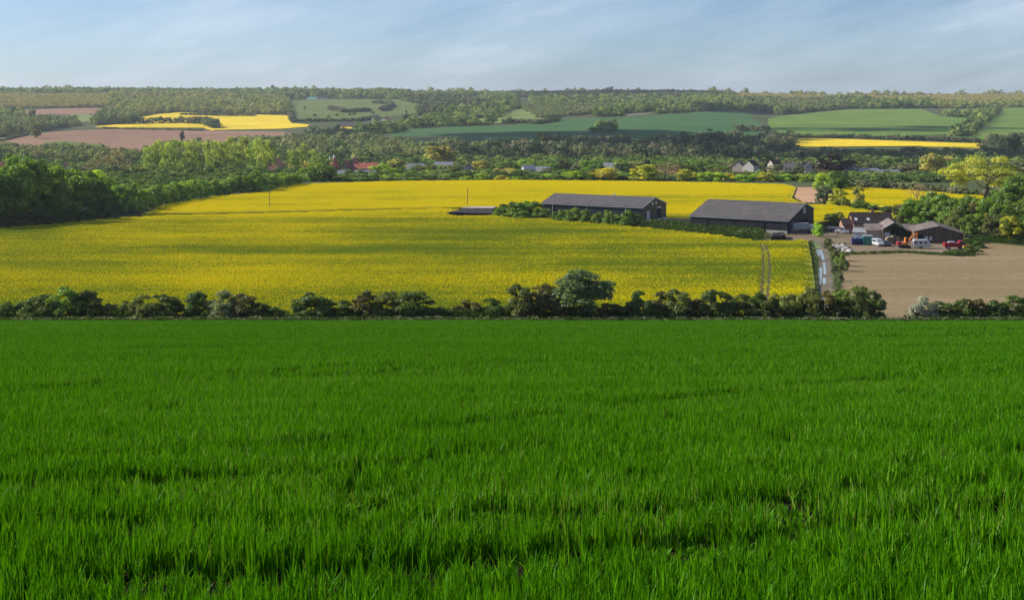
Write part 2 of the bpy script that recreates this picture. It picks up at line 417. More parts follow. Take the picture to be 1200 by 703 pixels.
for nm, pts, mt, off in [
    ('ploughed_field', [(-30,167),(0,166),(40,158.5),(60,155),(95,153),(143,151.5),(240,153.5),(330,155),(348,158),(340,168),(250,174),(190,180),(150,185),(60,180),(-30,181)], 'plough', .35),
    ('grass_patch', [(52,168),(75,165.5),(110,169.5),(130,172),(112,174),(60,172)], 'pasture', .7),
    ('ploughed_field', [(26,129.5),(60,128),(126,126.8),(122,132),(95,135),(30,134.5)], 'plough', .35),
    ('ploughed_field', [(-20,165),(0,163.5),(28,158),(36,156.5),(36,158),(0,166),(-20,167)], 'pinksoil', .55),
    ('rape_field', [(112,149),(160,144.5),(158,139.3),(180,135),(211,132.4),(260,134.2),(340,136),(341,145),(363,147),(360,149.5),(328,151.8),(250,153.2),(240,150.6),(143,150.4)], 'farrape', 1.0),
    ('rape_field', [(398,149.5),(412,148.8),(413,151.5),(400,152)], 'farrape', 1.0),
    ('meadow', [(76,136.5),(85,134.4),(110,134.4),(107,142),(95,143.5)], 'lime', .4),
    ('pasture', [(335,122),(345,119),(365,117.5),(420,116.5),(470,117.5),(482,121),(500,124),(492,133),(440,138),(420,141.5),(343,142.5)], 'pasture', .4),
    ('pasture', [(300,110.6),(318,110),(317,112),(300,113)], 'lime', .4),
    ('wheat_field', [(456,156),(479,152),(523,149.4),(600,147.2),(651,140.5),(728,137.6),(790,134),(856,129.9),(877,132),(884,141),(902,151.5),(893,170),(846,172.5),(600,165),(525,169.5),(525,160),(459,160.5)], 'darkwheat', .4),
    ('wheat_field', [(900,140),(916,136),(960,131.5),(995,128.6),(1079,128),(1105,137),(1141,138.8),(1139,145),(1116,157),(1054,162),(1002,159.5),(930,159.5),(901,151)], 'midwheat', .42),
    ('wheat_field', [(1166,127),(1240,125),(1260,168),(1085,163),(1139,159.5),(1153,145)], 'midwheat', .44),
    ('pasture', [(1105,128),(1142,128.6),(1140,135),(1105,135.5)], 'lime', .4),
    ('rape_field', [(928,162.5),(1002,164.2),(1084,167.3),(1152,169.3),(1150,174),(1079,172),(966,173),(928,172.5)], 'farrape', 1.0),
    ('meadow', [(448,163),(520,161.8),(518,168),(454,170)], 'lime', .4),
    ('meadow', [(438,145.8),(477,147),(470,151),(440,149)], 'pasture', .4),
    ('meadow', [(600,128.4),(613,128),(631,137),(600,144),(585,140)], 'lime', .4),
    ('meadow', [(545,140),(600,137),(640,139),(640,142),(560,146)], 'lime', .4),
    ('meadow', [(1084,205),(1125,205),(1120,214),(1087,213)], 'pasture', .4),
    ('meadow', [(1012,203.5),(1053,204),(1050,208),(1014,208)], 'lime', .4),
    ('scrub_meadow', [(622,114),(700,112.6),(790,113),(800,121),(720,124),(622,125)], 'lime', .38),
    ('scrub_meadow', [(500,113),(560,112.8),(590,118),(540,124),(505,122)], 'pasture', .38),
    ('stubble_field', [(728,134),(770,131),(775,133),(735,137.2)], 'track', .4),
]:
    pl = GL(pts); ys = [p[1] for p in pl]
    sheet(nm, pl, off, (60, max(20, (max(ys)-min(ys))/14)), M[mt], off)
# farmyard, track, verges
yard = GL([(963,285),(975,268),(985,262),(1010,266),(1062,274),(1100,282),(1124,291),(1108,296.5),(1060,294.8),(990,299),(972,292)])
sheet('farmyard', yard, .05, (10, 5), M['yard'])
sheet('barn_yard', GL([(748,268),(760,258),(786,256.5),(816,257.5),(835,262),(812,268)]), .05, (8, 6), M['yard'])
sheet('barn_yard', GL([(893,283),(918,277),(950,271.5),(975,271),(968,284),(945,282)]), .05, (8, 6), M['yard'])
sheet('farm_track', GL([(953,283),(969,283),(974,300),(979,318),(981,340)])+[hx(990,212), hx(950,212)]+GL([(957,335),(956,310)]), .05, (6, 5), M['track'])
sheet('verge', GL([(580,254),(592,249),(640,254),(750,262),(812,264.5),(890,270),(895,283.5),(840,276),(780,270),(700,262),(640,257)]), .08, (10, 6), M['verge'])
sheet('verge', [hx(-250,WHEAT_END), hx(1450,WHEAT_END), hx(1450,213), hx(-250,213)], .10, (14, 3), M['verge'])
# water standing in the two wheel ruts
def rut(uv, w, name='puddle'):
    c = GL(uv); poly = [(x-w/2, y) for x, y in c]+[(x+w/2, y) for x, y in c[::-1]]
    sheet(name, poly, .075, (3, 3), M['puddle'])
rut([(952.9,283.5),(954.5,287),(956,291)], 1.0); rut([(956.3,292.5),(958,297),(959,300)], 1.1); rut([(960.2,314),(960.5,319),(959.6,327),(958.5,334)], 1.2)
rut([(958.8,284),(960,288),(961,291)], .8); rut([(961.4,293),(963.5,299),(965,305)], .7); rut([(965.6,308),(966.5,316),(966.8,322)], .6); rut([(966,326),(966,333)], .7)

# tramlines: wheelings pressed through the near rape, their shadow painted as dark earth
def wheeling(uv, w=.55):
    c = GL(uv, 1.1); L = [(x-w/2*1.2, y-.15) for x, y in c]; Rr = [(x+w/2*1.2, y+.15) for x, y in c[::-1]]
    return c, w
WHEELS = [wheeling([(889,365),(892.5,340),(894.5,310),(894,292),(891,284.5)]), wheeling([(897,365),(900,340),(902,315),(901,296),(896,284.5)]),
          wheeling([(878,283.5),(891,284.5)]), wheeling([(850,308),(870,311),(900,312)], .5), wheeling([(800,295),(840,300),(894,303)], .25),
          wheeling([(0,331),(40,335),(75,337)], .5), wheeling([(700,325),(780,332),(850,337)], .3)]
def seg_dist(px, py, line):
    best = np.full(px.shape, 1e9)
    for (x0,y0),(x1,y1) in zip(line, line[1:]):
        dx, dy = x1-x0, y1-y0; L = dx*dx+dy*dy+1e-9
        t = np.clip(((px-x0)*dx+(py-y0)*dy)/L, 0, 1)
        best = np.minimum(best, np.hypot(px-x0-t*dx, py-y0-t*dy))
    return best
for c, w in WHEELS[:4]:
    pl = [(x-w*.55, y-.2) for x, y in c]+[(x+w*.55, y+.2) for x, y in c[::-1]]
    sheet('wheel_track', pl, .76, (6, 6), M['wheeling'])

# ------------------------------------------------------------------ rape plants
def rape_patch(n, size, seed):
    r = np.random.default_rng(seed)
    c = np.empty((n, 3)); c[:,0] = r.uniform(-size/2, size/2, n); c[:,1] = r.uniform(-size/2, size/2, n)
    h = r.uniform(.74, 1.25, n)**1.0; lump = .10*np.sin(c[:,0]*3.1+seed)*np.sin(c[:,1]*2.7+seed*2); c[:,2] = h+lump
    nrm = r.normal(size=(n, 3)); nrm[:,2] = np.abs(nrm[:,2])+.4; nrm /= np.linalg.norm(nrm, axis=1)[:,None]
    s = r.uniform(.06, .125, n)
    V, Fc = quads(c, nrm, s, r)
    me = mesh_np('rape_patch', V, Fc, M['rapeflower'], r.uniform(0, 1, n))
    a = me.attributes.new('top', 'FLOAT', 'FACE'); a.data.foreach_set('value', np.clip(.45+1.1*(h-.74)/.5, 0, 1.3).astype(np.float32))
    return me
def quads(c, nrm, s, r, aspect=(.55, 1.0)):
    n = len(c)
    t = r.normal(size=(n, 3)); t -= nrm*np.sum(t*nrm, 1)[:,None]; t /= np.linalg.norm(t, axis=1)[:,None]+1e-9
    b = np.cross(nrm, t); asp = r.uniform(*aspect, n)
    a_ = t*s[:,None]; b_ = b*(s*asp)[:,None]
    V = np.stack([c-a_*.9-b_*.5, c+a_*.1-b_, c+a_, c-a_*.1+b_], 1).reshape(-1, 3)
    return V, np.arange(4*n).reshape(n, 4)
PATCH = 3.0
protos = [rape_patch(560, PATCH*1.04, s) for s in range(6)]
pp = []
xs, ys = np.meshgrid(np.arange(-330, 330, PATCH), np.arange(210, 790, PATCH))
xs = xs.ravel()+0.0; ys = ys.ravel()+0.0
keep = (np.abs(xs) < 40+ys*.44)
xs, ys = xs[keep], ys[keep]
ok = np.zeros(xs.shape, bool)
for pl in (rapeA, rapeB, rapeC):
    f = inside(xs, ys, pl)
    for ox, oy in ((-1.3,-1.3),(1.3,-1.3),(1.3,1.3),(-1.3,1.3)): f &= inside(xs+ox, ys+oy, pl)
    ok |= f
def wheel_d(x, y, lim):
    d = np.full(x.shape, 1e9)
    for c, w in WHEELS: d = np.minimum(d, seg_dist(x, y, c)-(w-.5))
    return d
nearw = ok & (wheel_d(xs, ys, 0) < 2.4)
fx, fy = [], []
for x, y in zip(xs[nearw], ys[nearw]):
    for i in (-1, 0, 1):
        for j in (-1, 0, 1): fx.append(x+i); fy.append(y+j)
fx, fy = np.array(fx), np.array(fy); k = wheel_d(fx, fy, 0) > .52; fx, fy = fx[k], fy[k]
ok &= ~nearw; xs, ys = xs[ok], ys[ok]
small = [rape_patch(64, 1.04, 50+s) for s in range(4)]
n1, n2 = len(xs), len(fx); xs = np.concatenate([xs, fx]); ys = np.concatenate([ys, fy]); n = n1+n2
scatter('rape_crop', np.stack([xs, ys, Z(xs, ys)], 1), np.stack([np.ones(n), np.ones(n), rng.uniform(.93, 1.06, n)], 1), rng.integers(0, 4, n)*math.pi/2, np.concatenate([rng.integers(0, 6, n1), rng.integers(6, 10, n2)]), protos+small,
        'yellow flowering oilseed rape covering the wide field beyond the hedge', 'rape crop')

# ------------------------------------------------------------------ young wheat in front
def mat_wheat():
    m, nt, ns, ls = new_mat('wheat_blades')
    r = attr(nt, 'rnd'); f = noise(nt, pos(nt), .22, 4, .6); g = noise(nt, pos(nt, (.03,.40,1), R(-24)), 1, 4)
    k = math_(nt, 'ADD', math_(nt, 'MULTIPLY', r, .70), math_(nt, 'ADD', math_(nt, 'MULTIPLY', f, .25), math_(nt, 'MULTIPLY', g, .40)))
    rp = ramp(nt, [(.15, (.016,.066,.001)), (.45, (.043,.160,.0015)), (.75, (.078,.252,.002)), (.97, (.13,.33,.004)), (1.0, (.20,.29,.05))])
    nt.links.new(k, rp.inputs[0])
    leafy(nt, rp.outputs[0], .30, .006)
    return m
M['wheat'] = mat_wheat()
def wheat_tuft(nb, size, w, h, seg, seed):
    r = np.random.default_rng(seed); npl = max(3, nb//5); pk = r.integers(0, npl, nb)   # blades grow in small plants
    px = r.uniform(-size/2, size/2, npl); py = r.uniform(-size/2, size/2, npl); ph = r.uniform(.78, 1.15, npl)
    bx = px[pk]+r.normal(0, .016, nb); by = py[pk]+r.normal(0, .016, nb)
    H = h*r.uniform(.66, 1.1, nb)*ph[pk]; W = w*r.uniform(.7, 1.25, nb)
    az = r.uniform(0, 2*math.pi, nb); lean = np.abs(r.normal(0, .10, nb))+.02; curl = r.uniform(0, .24, nb)*(r.random(nb) < .35)
    face = r.uniform(0, math.pi, nb)
    V = []
    for s in range(seg+1):
        t = s/seg; ang = lean*t+curl*t**3*1.3
        x = bx+np.cos(az)*np.sin(ang)*H*t; y = by+np.sin(az)*np.sin(ang)*H*t; z = H*t*np.cos(ang*.8)-.01
        hw = W*.5*(1-t**2.6*.95)*(.7+.5*min(t*2, 1)); dx = np.cos(face)*hw; dy = np.sin(face)*hw
        V.append(np.stack([x-dx, y-dy, z], 1)); V.append(np.stack([x+dx, y+dy, z], 1))
    V = np.stack(V, 1); k = V.shape[1]
    Fc = []
    for s in range(seg): Fc.append(np.stack([np.arange(nb)*k+2*s, np.arange(nb)*k+2*s+1, np.arange(nb)*k+2*s+3, np.arange(nb)*k+2*s+2], 1))
    rn = np.tile(r.uniform(0, 1, nb), seg)
    return mesh_np('wheat_tuft', V.reshape(-1, 3), np.concatenate(Fc), M['wheat'], rn)
TRAM = [GL([(-100,618),(0,612),(300,612),(600,609),(760,598),(900,578),(1050,566),(1200,562),(1350,560)], .2),
        GL([(-100,678),(100,668),(400,668),(560,655),(700,640),(800,640),(960,618),(1200,592),(1350,584)], .2),
        GL([(-150,541),(0,536),(180,528),(330,520),(520,503),(700,478),(900,456),(1050,444),(1200,434),(1350,426)], .2),
        GL([(-150,568),(0,566),(160,556),(370,552),(520,535),(640,520)], .2),
        GL([(-150,466),(0,462),(110,450),(300,446),(440,436),(560,428),(760,418),(1000,408),(1300,399)], .2),
        GL([(-150,452),(0,448),(130,447),(250,440),(420,430),(600,421)], .2),
        GL([(-100,415),(200,407),(600,404),(1000,396),(1300,392)], .2),
        GL([(-100,397),(400,393),(900,388),(1300,386)], .2)]
def tram_d(x, y):
    d = np.full(x.shape, 1e9)
    for t in TRAM: d = np.minimum(d, seg_dist(x, y, t))
    return d
def vnoise(x, y, s, seed):
    r = np.random.default_rng(seed); g = r.random((256, 256))
    X = x/s; Y = y/s; i = np.floor(X).astype(int); j = np.floor(Y).astype(int); fx = X-i; fy = Y-j
    fx = fx*fx*(3-2*fx); fy = fy*fy*(3-2*fy)
    q = lambda a, b: g[a % 256, b % 256]
    return (q(i,j)*(1-fx)+q(i+1,j)*fx)*(1-fy)+(q(i,j+1)*(1-fx)+q(i+1,j+1)*fx)*fy
def wheat(y0, y1, step, protos, jit, base):
    xs, ys = np.meshgrid(np.arange(-150, 150, step), np.arange(y0, y1, step)); xs = xs.ravel(); ys = ys.ravel()
    k = np.abs(xs) < 9+ys*.60; xs, ys = xs[k], ys[k]; n = len(xs)
    xs = xs+rng.uniform(-jit, jit, n); ys = ys+rng.uniform(-jit, jit, n)
    td = tram_d(xs, ys); gap = vnoise(xs, ys, .75, 3)*.6+vnoise(xs, ys, .33, 4)*.4
    broken = vnoise(xs, ys, 2.2, 9)
    ca, sa = math.cos(R(24)), math.sin(R(24)); al, ac = xs*ca+ys*sa, -xs*sa+ys*ca      # along and across the drilling
    band = vnoise(al/9, ac, 1.5, 12)-.5; band2 = vnoise(al/14, ac, 4.2, 13)-.5
    hs = .86+.24*vnoise(xs, ys, 1.6, 1)-.04+.10*vnoise(xs, ys, 6, 2)+band*(.12+np.clip((ys-25)*.012, 0, .42))+band2*np.clip((ys-40)*.01, 0, .5)
    wd = np.maximum(0, ys-24)*.014
    hs *= np.where(td < .30+.25*broken+wd, np.where(ys > 26, .38, .75), 1.0)*np.where((td > .5+wd) & (td < 1.1+wd*1.6), 1.07, 1.0)*np.where(gap < .32, .55, 1.0)
    line = td < np.where(ys < 26, .36, .30)+.34*(broken-.35); hole = line | (gap < .275)
    hs = np.where(hole, np.minimum(hs, .36), hs); keep = ~hole | (rng.random(n) < np.where(line & (ys < 26), .22, .72))
    xs, ys, hs = xs[keep], ys[keep], hs[keep]; n = len(xs)
    sx = rng.uniform(.9, 1.15, n)
    return np.stack([xs, ys, Z(xs, ys)], 1), np.stack([sx, sx, hs*rng.uniform(.92, 1.1, n)], 1), rng.uniform(0, 6.28, n), rng.integers(0, len(protos), n)+base
near = [wheat_tuft(66, .34, .0145, .335, 4, 20+i) for i in range(7)]
mid = [wheat_tuft(110, .80, .022, .335, 3, 40+i) for i in range(6)]
far_ = [wheat_tuft(230, 1.7, .038, .335, 2, 60+i) for i in range(6)]
A = [wheat(5.5, 42, .26, near, .11, 0), wheat(42, 92, .58, mid, .2, 7), wheat(92, WHEAT_END-.6, 1.25, far_, .3, 13)]
pts, scl, rot, idx = (np.concatenate([a[i] for a in A]) for i in range(4))
scatter('wheat_crop', pts, scl, rot, idx, near+mid+far_, 'dense green young wheat filling the whole foreground slope', 'wheat')
# ------------------------------------------------------------------ trees and bushes
def crown(seed, n, leaf, shape, nclump=40, clump_r=.2, bottom=.05, hollow=.55, skew=.0, aspect=(.55,1.0), nj=.5):
    """leaf clumps spread through a crown of unit height and unit width"""
    r = np.random.default_rng(seed)
    cc = []
    while len(cc) < nclump:
        p = r.uniform(-1, 1, 3); t = (p[2]+1)/2
        rad = shape(t)*(1+.18*math.sin(3*math.atan2(p[1], p[0])+seed)+.10*math.sin(5*math.atan2(p[1], p[0])+2*seed))
        q = math.hypot(p[0], p[1])
        if q < rad and (q > rad*hollow*r.random()**.5 or t > .8):
            cc.append((p[0]*.5*.86+skew*(t-.5), p[1]*.5*.86, bottom+(1-bottom)*(.06+t*.90)))
    cc = np.array(cc); cr = clump_r*r.uniform(.55, 1.15, nclump); cb = r.uniform(0, 1, nclump)
    k = r.choice(nclump, n, p=cr**2/np.sum(cr**2))
    d = r.normal(size=(n, 3)); d /= np.linalg.norm(d, axis=1)[:,None]
    d[:,2] = np.where(d[:,2] < -.35, -d[:,2]*.6, d[:,2])
    rad = cr[k]*r.uniform(.25, 1.0, n)**.35*np.where(r.random(n) < .06, 1.35, 1)
    c = cc[k]+d*rad[:,None]*np.array([1, 1, .8]); c[:,2] = np.maximum(c[:,2], bottom*.6+.004)
    nrm = d+r.normal(size=(n, 3))*nj+np.array([0, 0, .25]); nrm /= np.linalg.norm(nrm, axis=1)[:,None]
    V, Fc = quads(c, nrm, leaf*r.uniform(.6, 1.25, n), r, aspect)
    return V, Fc, np.clip(.55*cb[k]+.45*r.random(n), 0, 1)
def trunk_mesh(seed, h, r0, nlimb, spread, top=.75, lean=.03, stems=1):
    r = np.random.default_rng(seed); mb = MB()
    for s in range(stems):
        a0 = r.uniform(0, 6.28); off = 0 if stems == 1 else .05
        p = Vector((math.cos(a0)*off, math.sin(a0)*off, -.04)); pts = [p.copy()]
        for i in range(5):
            p = p+Vector((r.normal()*lean+math.cos(a0)*off*.8, r.normal()*lean+math.sin(a0)*off*.8, (top+.04)/5)); pts.append(p.copy())
        for i in range(5):
            k0 = r0*(1.25 if i == 0 else 1-i/6.5); k1 = r0*(1-(i+1)/6.5); mb.tube(pts[i], pts[i+1], k0, k1, 7)
        for j in range(nlimb):
            i = 2+j % 3; b = pts[i]; a = j*2.4+r.uniform(0, .8); L = spread*r.uniform(.6, 1.1)
            q = b+Vector((math.cos(a)*L*.55, math.sin(a)*L*.55, L*.45)); e = q+Vector((math.cos(a+.3)*L*.45, math.sin(a+.3)*L*.45, L*.5))
            mb.tube(b, q, r0*.45, r0*.28, 5); mb.tube(q, e, r0*.28, r0*.1, 5)
    me = bpy.data.meshes.new('trunk'); bmesh.ops.recalc_face_normals(mb.bm, faces=mb.bm.faces[:]); mb.bm.to_mesh(me); mb.bm.free()
    me.materials.append(M['bark']); return me
dome = lambda t: (1-max(0, (t-.42)/.58)**2.2)**.5*(.80+.48*min(t/.42, 1)*.42) if t < 1 else 0
roundc = lambda t: max(0, 1-(2*t-1)**2)**.45
mound = lambda t: max(0, 1-t**2.6)**.55
tall = lambda t: max(0, math.sin(math.pi*min(1, (t*.9+.08)))**.55)
cone = lambda t: max(.04, (1-t)**.8)
column = lambda t: max(0, 1-(2*t-1)**6)**.6*(1 if t < .6 else 1-(t-.6)*.7)
SPEC = {  # kind: (variants, leaves, leaf size, shape, clumps, clump radius, bottom, trunk args)
    'bush':   (8, 7500, .028, mound, 52, .15, .02, dict(h=1, r0=.018, nlimb=5, spread=.28, top=.6, stems=3)),
    'hedge':  (7, 3600, .040, mound, 30, .20, .02, dict(h=1, r0=.02, nlimb=4, spread=.28, top=.6, stems=2)),
    'oak':    (6, 8500, .026, roundc, 70, .145, .05, dict(h=1, r0=.022, nlimb=7, spread=.34, top=.66)),
    'willow': (2, 9000, .021, roundc, 46, .125, .20, dict(h=1, r0=.026, nlimb=9, spread=.42, top=.72)),
    'poplar': (4, 2600, .026, column, 40, .16, .22, dict(h=1, r0=.012, nlimb=8, spread=.2, top=.92, lean=.012)),
    'tree':   (9, 1500, .050, roundc, 30, .19, .08, dict(h=1, r0=.022, nlimb=4, spread=.3, top=.7)),
    'conifer':(2, 900, .055, cone, 34, .12, .05, dict(h=1, r0=.02, nlimb=3, spread=.15, top=.9, lean=.004)),
    'bare':   (3, 900, .020, roundc, 50, .15, .14, dict(h=1, r0=.022, nlimb=10, spread=.42, top=.78)),
}
PROTO = {}
for ki, (k, (nv, nl, ls_, shp, nc, cr_, bt, ta)) in enumerate(SPEC.items()):
    PROTO[k] = []
    for s in range(nv):
        asp = (.28, .6) if k in ('bare', 'willow') else (.55, 1.0)
        V, Fc, rn = crown(1000*ki+s, nl, ls_, shp, nc, cr_, bt, skew=rng.uniform(-.12, .12), aspect=asp)
        PROTO[k].append((trunk_mesh(1000*ki+s, **ta), mesh_np('crown', V, Fc, M['leaf'], rn)))
NAMES = {'bush': 'hawthorn_bush', 'hedge': 'hedgerow_bush', 'oak': 'broadleaf_tree', 'willow': 'willow_tree', 'poplar': 'poplar_tree', 'tree': 'broadleaf_tree', 'conifer': 'conifer_tree', 'bare': 'bare_tree'}
def plant(kind, x, y, h, w, col, label, group=None, cat=None, name=None, sink=.0, var=None, z=None):
    o = empty(name or NAMES[kind], (x, y, (Z(x, y) if z is None else z)-sink), rng.uniform(0, 6.28))
    w *= 1.12; o.scale = (w, w*rng.uniform(.85, 1.1), h*1.08)
    tm, cm = PROTO[kind][int(rng.integers(len(PROTO[kind]))) if var is None else var]
    obj('trunk', tm, o); c = obj('crown', cm, o)
    j = rng.uniform(.85, 1.15); hj = rng.uniform(-.08, .08)
    c.color = (col[0]*j*(1+hj), col[1]*j, col[2]*j, 1)
    tag(o, label, cat or ('bush' if kind in ('bush', 'hedge') else 'tree'), group)
    return o
C = dict(dark=(.036,.058,.011), olive=(.060,.072,.018), mid=(.060,.100,.013), oak=(.058,.104,.012), bright=(.17,.26,.018), lime=(.30,.32,.02), rust=(.050,.050,.015),
         silver=(.085,.118,.052), white=(.30,.31,.24), grey=(.065,.075,.038), deep=(.016,.030,.012), brown=(.105,.080,.050), poplar=(.130,.165,.036), pale=(.155,.155,.045), copper=(.020,.012,.012), sage=(.075,.095,.05), pink=(.20,.13,.09))
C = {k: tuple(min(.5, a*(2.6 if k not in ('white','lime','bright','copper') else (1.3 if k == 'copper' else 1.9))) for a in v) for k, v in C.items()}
WORD = dict(dark='dark green', olive='olive green', mid='mid green', oak='rich green', bright='sunlit yellow-green', lime='glowing lime yellow', rust='rusty-leaved', silver='silvery grey-green', white='white-blossomed',
            grey='grey-green', deep='very dark', brown='brown half-bare', poplar='pale green', pale='pale yellow-green', copper='dark copper', sage='dusty sage', pink='pinkish brown')

# A. the hedgerow along the foot of the wheat: (centre, top row, width in px, colour)
HB = 376.0
front = [(-118,342,44,'dark'),(-84,346,40,'olive'),(-50,344,40,'dark'),(-18,351,34,'dark'),(6,350,30,'dark'),(27,355,26,'dark'),(48,344,36,'dark'),(76,340,38,'mid'),(104,343,36,'dark'),(128,353,26,'olive'),(150,352,26,'dark'),(170,342,30,'olive'),(193,342,40,'dark'),(228,344,32,'dark'),(262,344,34,'sage'),(287,341,26,'rust'),(303,354,26,'dark'),(322,359,30,'dark'),(340,366,20,'mid'),
         (366,346,36,'dark'),(398,350,34,'dark'),(428,341,30,'rust'),(455,342,32,'olive'),(488,342,40,'dark'),(518,359,30,'dark'),(548,351,32,'rust'),(572,352,34,'dark'),(594,362,18,'rust'),
         (611,331,32,'olive'),(640,329,40,'rust'),(716,355,26,'rust'),(736,351,24,'rust'),(750,343,26,'dark'),(774,343,32,'rust'),(796,341,36,'olive'),(820,352,24,'rust'),(838,340,36,'dark'),(868,347,32,'olive'),(890,339,28,'dark'),(910,344,26,'olive'),(932,343,34,'olive'),(949,337,24,'olive'),(968,340,24,'rust'),(986,341,28,'mid'),(1003,338,28,'olive'),(1021,340,28,'dark'),
         (1106,353,28,'dark'),(1129,349,26,'dark'),(1146,352,22,'rust'),(1166,351,28,'dark'),(1188,349,26,'dark'),(1207,345,26,'olive'),(1236,346,36,'dark'),(1270,344,40,'dark')]
marks = [(-140, 'the wheat hedgerow start'), (340.5, 'the low spot in the wheat hedgerow'), (680, 'the big silvery hedge bush'), (1045, 'the gap ending the wheat hedgerow'), (1078, 'the white-blossomed hawthorn')]
descs = [f"{WORD[c]} hawthorn" for _, _, _, c in front]
labs = row_labels([f[0] for f in front], descs, marks)
for (u, v, w, c), lb in zip(front, labs):
    d = 207.5+rng.uniform(-1.2, 1.6); x, y = P(u, d); h = (HB-v)/F*d*rng.uniform(.84, 1.08); ww = w/F*d*rng.uniform(1.05, 1.3)
    plant('bush', x, y, h, ww, tuple(1.08*k for k in C[c]), lb, 'hawthorns of the hedgerow along the wheat')
x, y = P(680, 208.5); plant('oak', x, y, 7.1, 10.4, tuple(.68*k for k in C['silver']), 'big rounded silvery grey-green bush, largest in the hedgerow along the wheat', name='willow_bush', var=1, cat='bush')
x, y = P(1081, 206.5); plant('bush', x, y, 3.5, 4.3, C['white'], 'hawthorn covered in white blossom beside the field gap at the right', name='blossoming_hawthorn', var=1)
# low tangle under the hedge and its flowering verge
def weed(seed, n, h, w, white):
    r = np.random.default_rng(seed); c = np.stack([r.normal(0, w, n), r.normal(0, w, n), h*r.uniform(.05, 1, n)**.8], 1)
    nrm = r.normal(size=(n, 3)); nrm /= np.linalg.norm(nrm, axis=1)[:,None]
    V, Fc = quads(c, nrm, np.full(n, .10)*r.uniform(.5, 1.2, n), r, (.3, .9))
    me = mesh_np('weed', V, Fc, M['weed'], np.where((c[:,2] > h*.7) & (r.random(n) < white), 1.0, r.uniform(0, .75, n))); return me
m, nt, ns, ls = new_mat('weed_leaves'); rp = ramp(nt, [(0, (.03,.06,.012)), (.55, (.06,.11,.02)), (.78, (.10,.14,.04)), (.9, (.28,.29,.21)), (1, (.36,.36,.28))]); nt.links.new(attr(nt, 'rnd'), rp.inputs[0]); leafy(nt, rp.outputs[0], .35); M['weed'] = m
weeds = [weed(i, 90, .9, .32, (.0,.1,.2,.45)[i % 4]) for i in range(8)]
def weed_line(name, pts, label, sc=1.0, wild=None):
    n = len(pts); pts = np.array(pts); idx = rng.integers(0, 8, n) if wild is None else rng.choice(wild, n)
    s = rng.uniform(.5, 1.15, n)*sc
    scatter(name, np.stack([pts[:,0], pts[:,1], Z(pts[:,0], pts[:,1])], 1), np.stack([s*1.3, s*1.3, s], 1), rng.uniform(0, 6.28, n), idx, weeds, label, 'wild plants')
q = []
for i in range(1500):
    u = rng.uniform(-220, 1420); d = rng.uniform(200.2, 204.5)+(2 if rng.random() < .3 else 0)
    if 1038 < u < 1066 and rng.random() < .85: continue
    q.append(P(u, d))
weed_line('hedge_bottom_plants', q, 'cow parsley and nettles along the foot of the hedgerow', .95)

q = []
for i in range(520):
    u = rng.uniform(-220, 1420)
    if 1030 < u < 1072: continue
    q.append(P(u, rng.uniform(205.5, 209.5)))
weed_line('bramble_tangle', q, 'brambles and saplings knitting the hawthorns of the hedgerow together', 2.0, [0, 4])
# B. the wood at the left, and the thick hedge running on from it along the rape
GR = 'trees of the wood at the left of the rape field'
wood = [(-70,270,190,52),(-32,268,196,50),(6,266,198,50),(34,263,194,46),(60,260,200,44),(84,257,205,40),(106,254,208,36),(124,252,222,26)]
labs = row_labels([w[0] for w in wood], ['front-row tree of the left wood']*len(wood), [(-90, 'its off-picture end'), (137, 'its right-hand end')])
for (u, vb, vt, w), lb in zip(wood, labs):
    x, d = G(u, vb); x, d = P(u, d+6); h = (vb-vt)/F*d*1.0
    plant('oak', x, d, h, w/F*d*1.15, C['oak'], lb, GR)
back = [(-50,190,50),(-12,194,46),(14,188,40),(45,193,44),(66,202,36),(92,201,40),(113,204,34),(24,200,40),(78,206,36),(-30,200,40)]
labs = row_labels([b[0] for b in back], ['back-row tree of the left wood']*len(back), [(-90, 'its off-picture end'), (135, 'its right-hand end')])
for (u, vt, w), lb in zip(back, labs):
    x, d = P(u, G(u, 262-u*.08)[1]+24+rng.uniform(0, 10)); h = (EYE-(vt-VH)/F*d)-float(Z(x, d))
    plant('oak', x, d, h, w/F*d*1.15, C['oak'] if u != 113 else C['bright'], lb, GR)
hb = [(u, 247.5-(u-140)*.158+2.5*math.sin((u-140)/95*math.pi)*(1 if u < 235 else 0)) for u in range(140, 352, 8)]
tops = lambda u: np.interp(u, [140,165,200,240,270,300,330,350], [222,224,219,214,212,206,207,204])
labs = row_labels([u for u, _ in hb], ['tall bush in the thick hedge']*len(hb), [(130, 'the left wood'), (244, 'the hedge middle below the poplars'), (358, 'the bushes below the oast house')])
for (u, vb), lb in zip(hb, labs):
    vb = float(np.interp(u, [140,165,202,243,302,343,352], [251,247.5,238.5,231,226,218.5,217])); x, d = G(u, vb, .3); x, d = P(u, d+4)
    plant('hedge', x, d, max(4, (vb-tops(u))/F*d*1.12+rng.uniform(-.6, .8)), 7.4*rng.uniform(.9, 1.15), tuple(1.3*k for k in C[rng.choice(['mid', 'oak', 'mid', 'mid'])]), lb, 'bushes of the thick hedge edging the rape')
for u in range(-60, 142, 7):
    vb = float(np.interp(u, [-60,0,60,112,142], [273,268,264,258.5,251])); x, d = G(u, vb); x, d = P(u, d+rng.uniform(3, 7))
    plant('hedge', x, d, rng.uniform(3, 6), rng.uniform(4.5, 7), C['dark'], 'dark undergrowth bush shading the foot of the left wood', 'undergrowth bushes of the left wood', 'bush', 'undergrowth_bush')
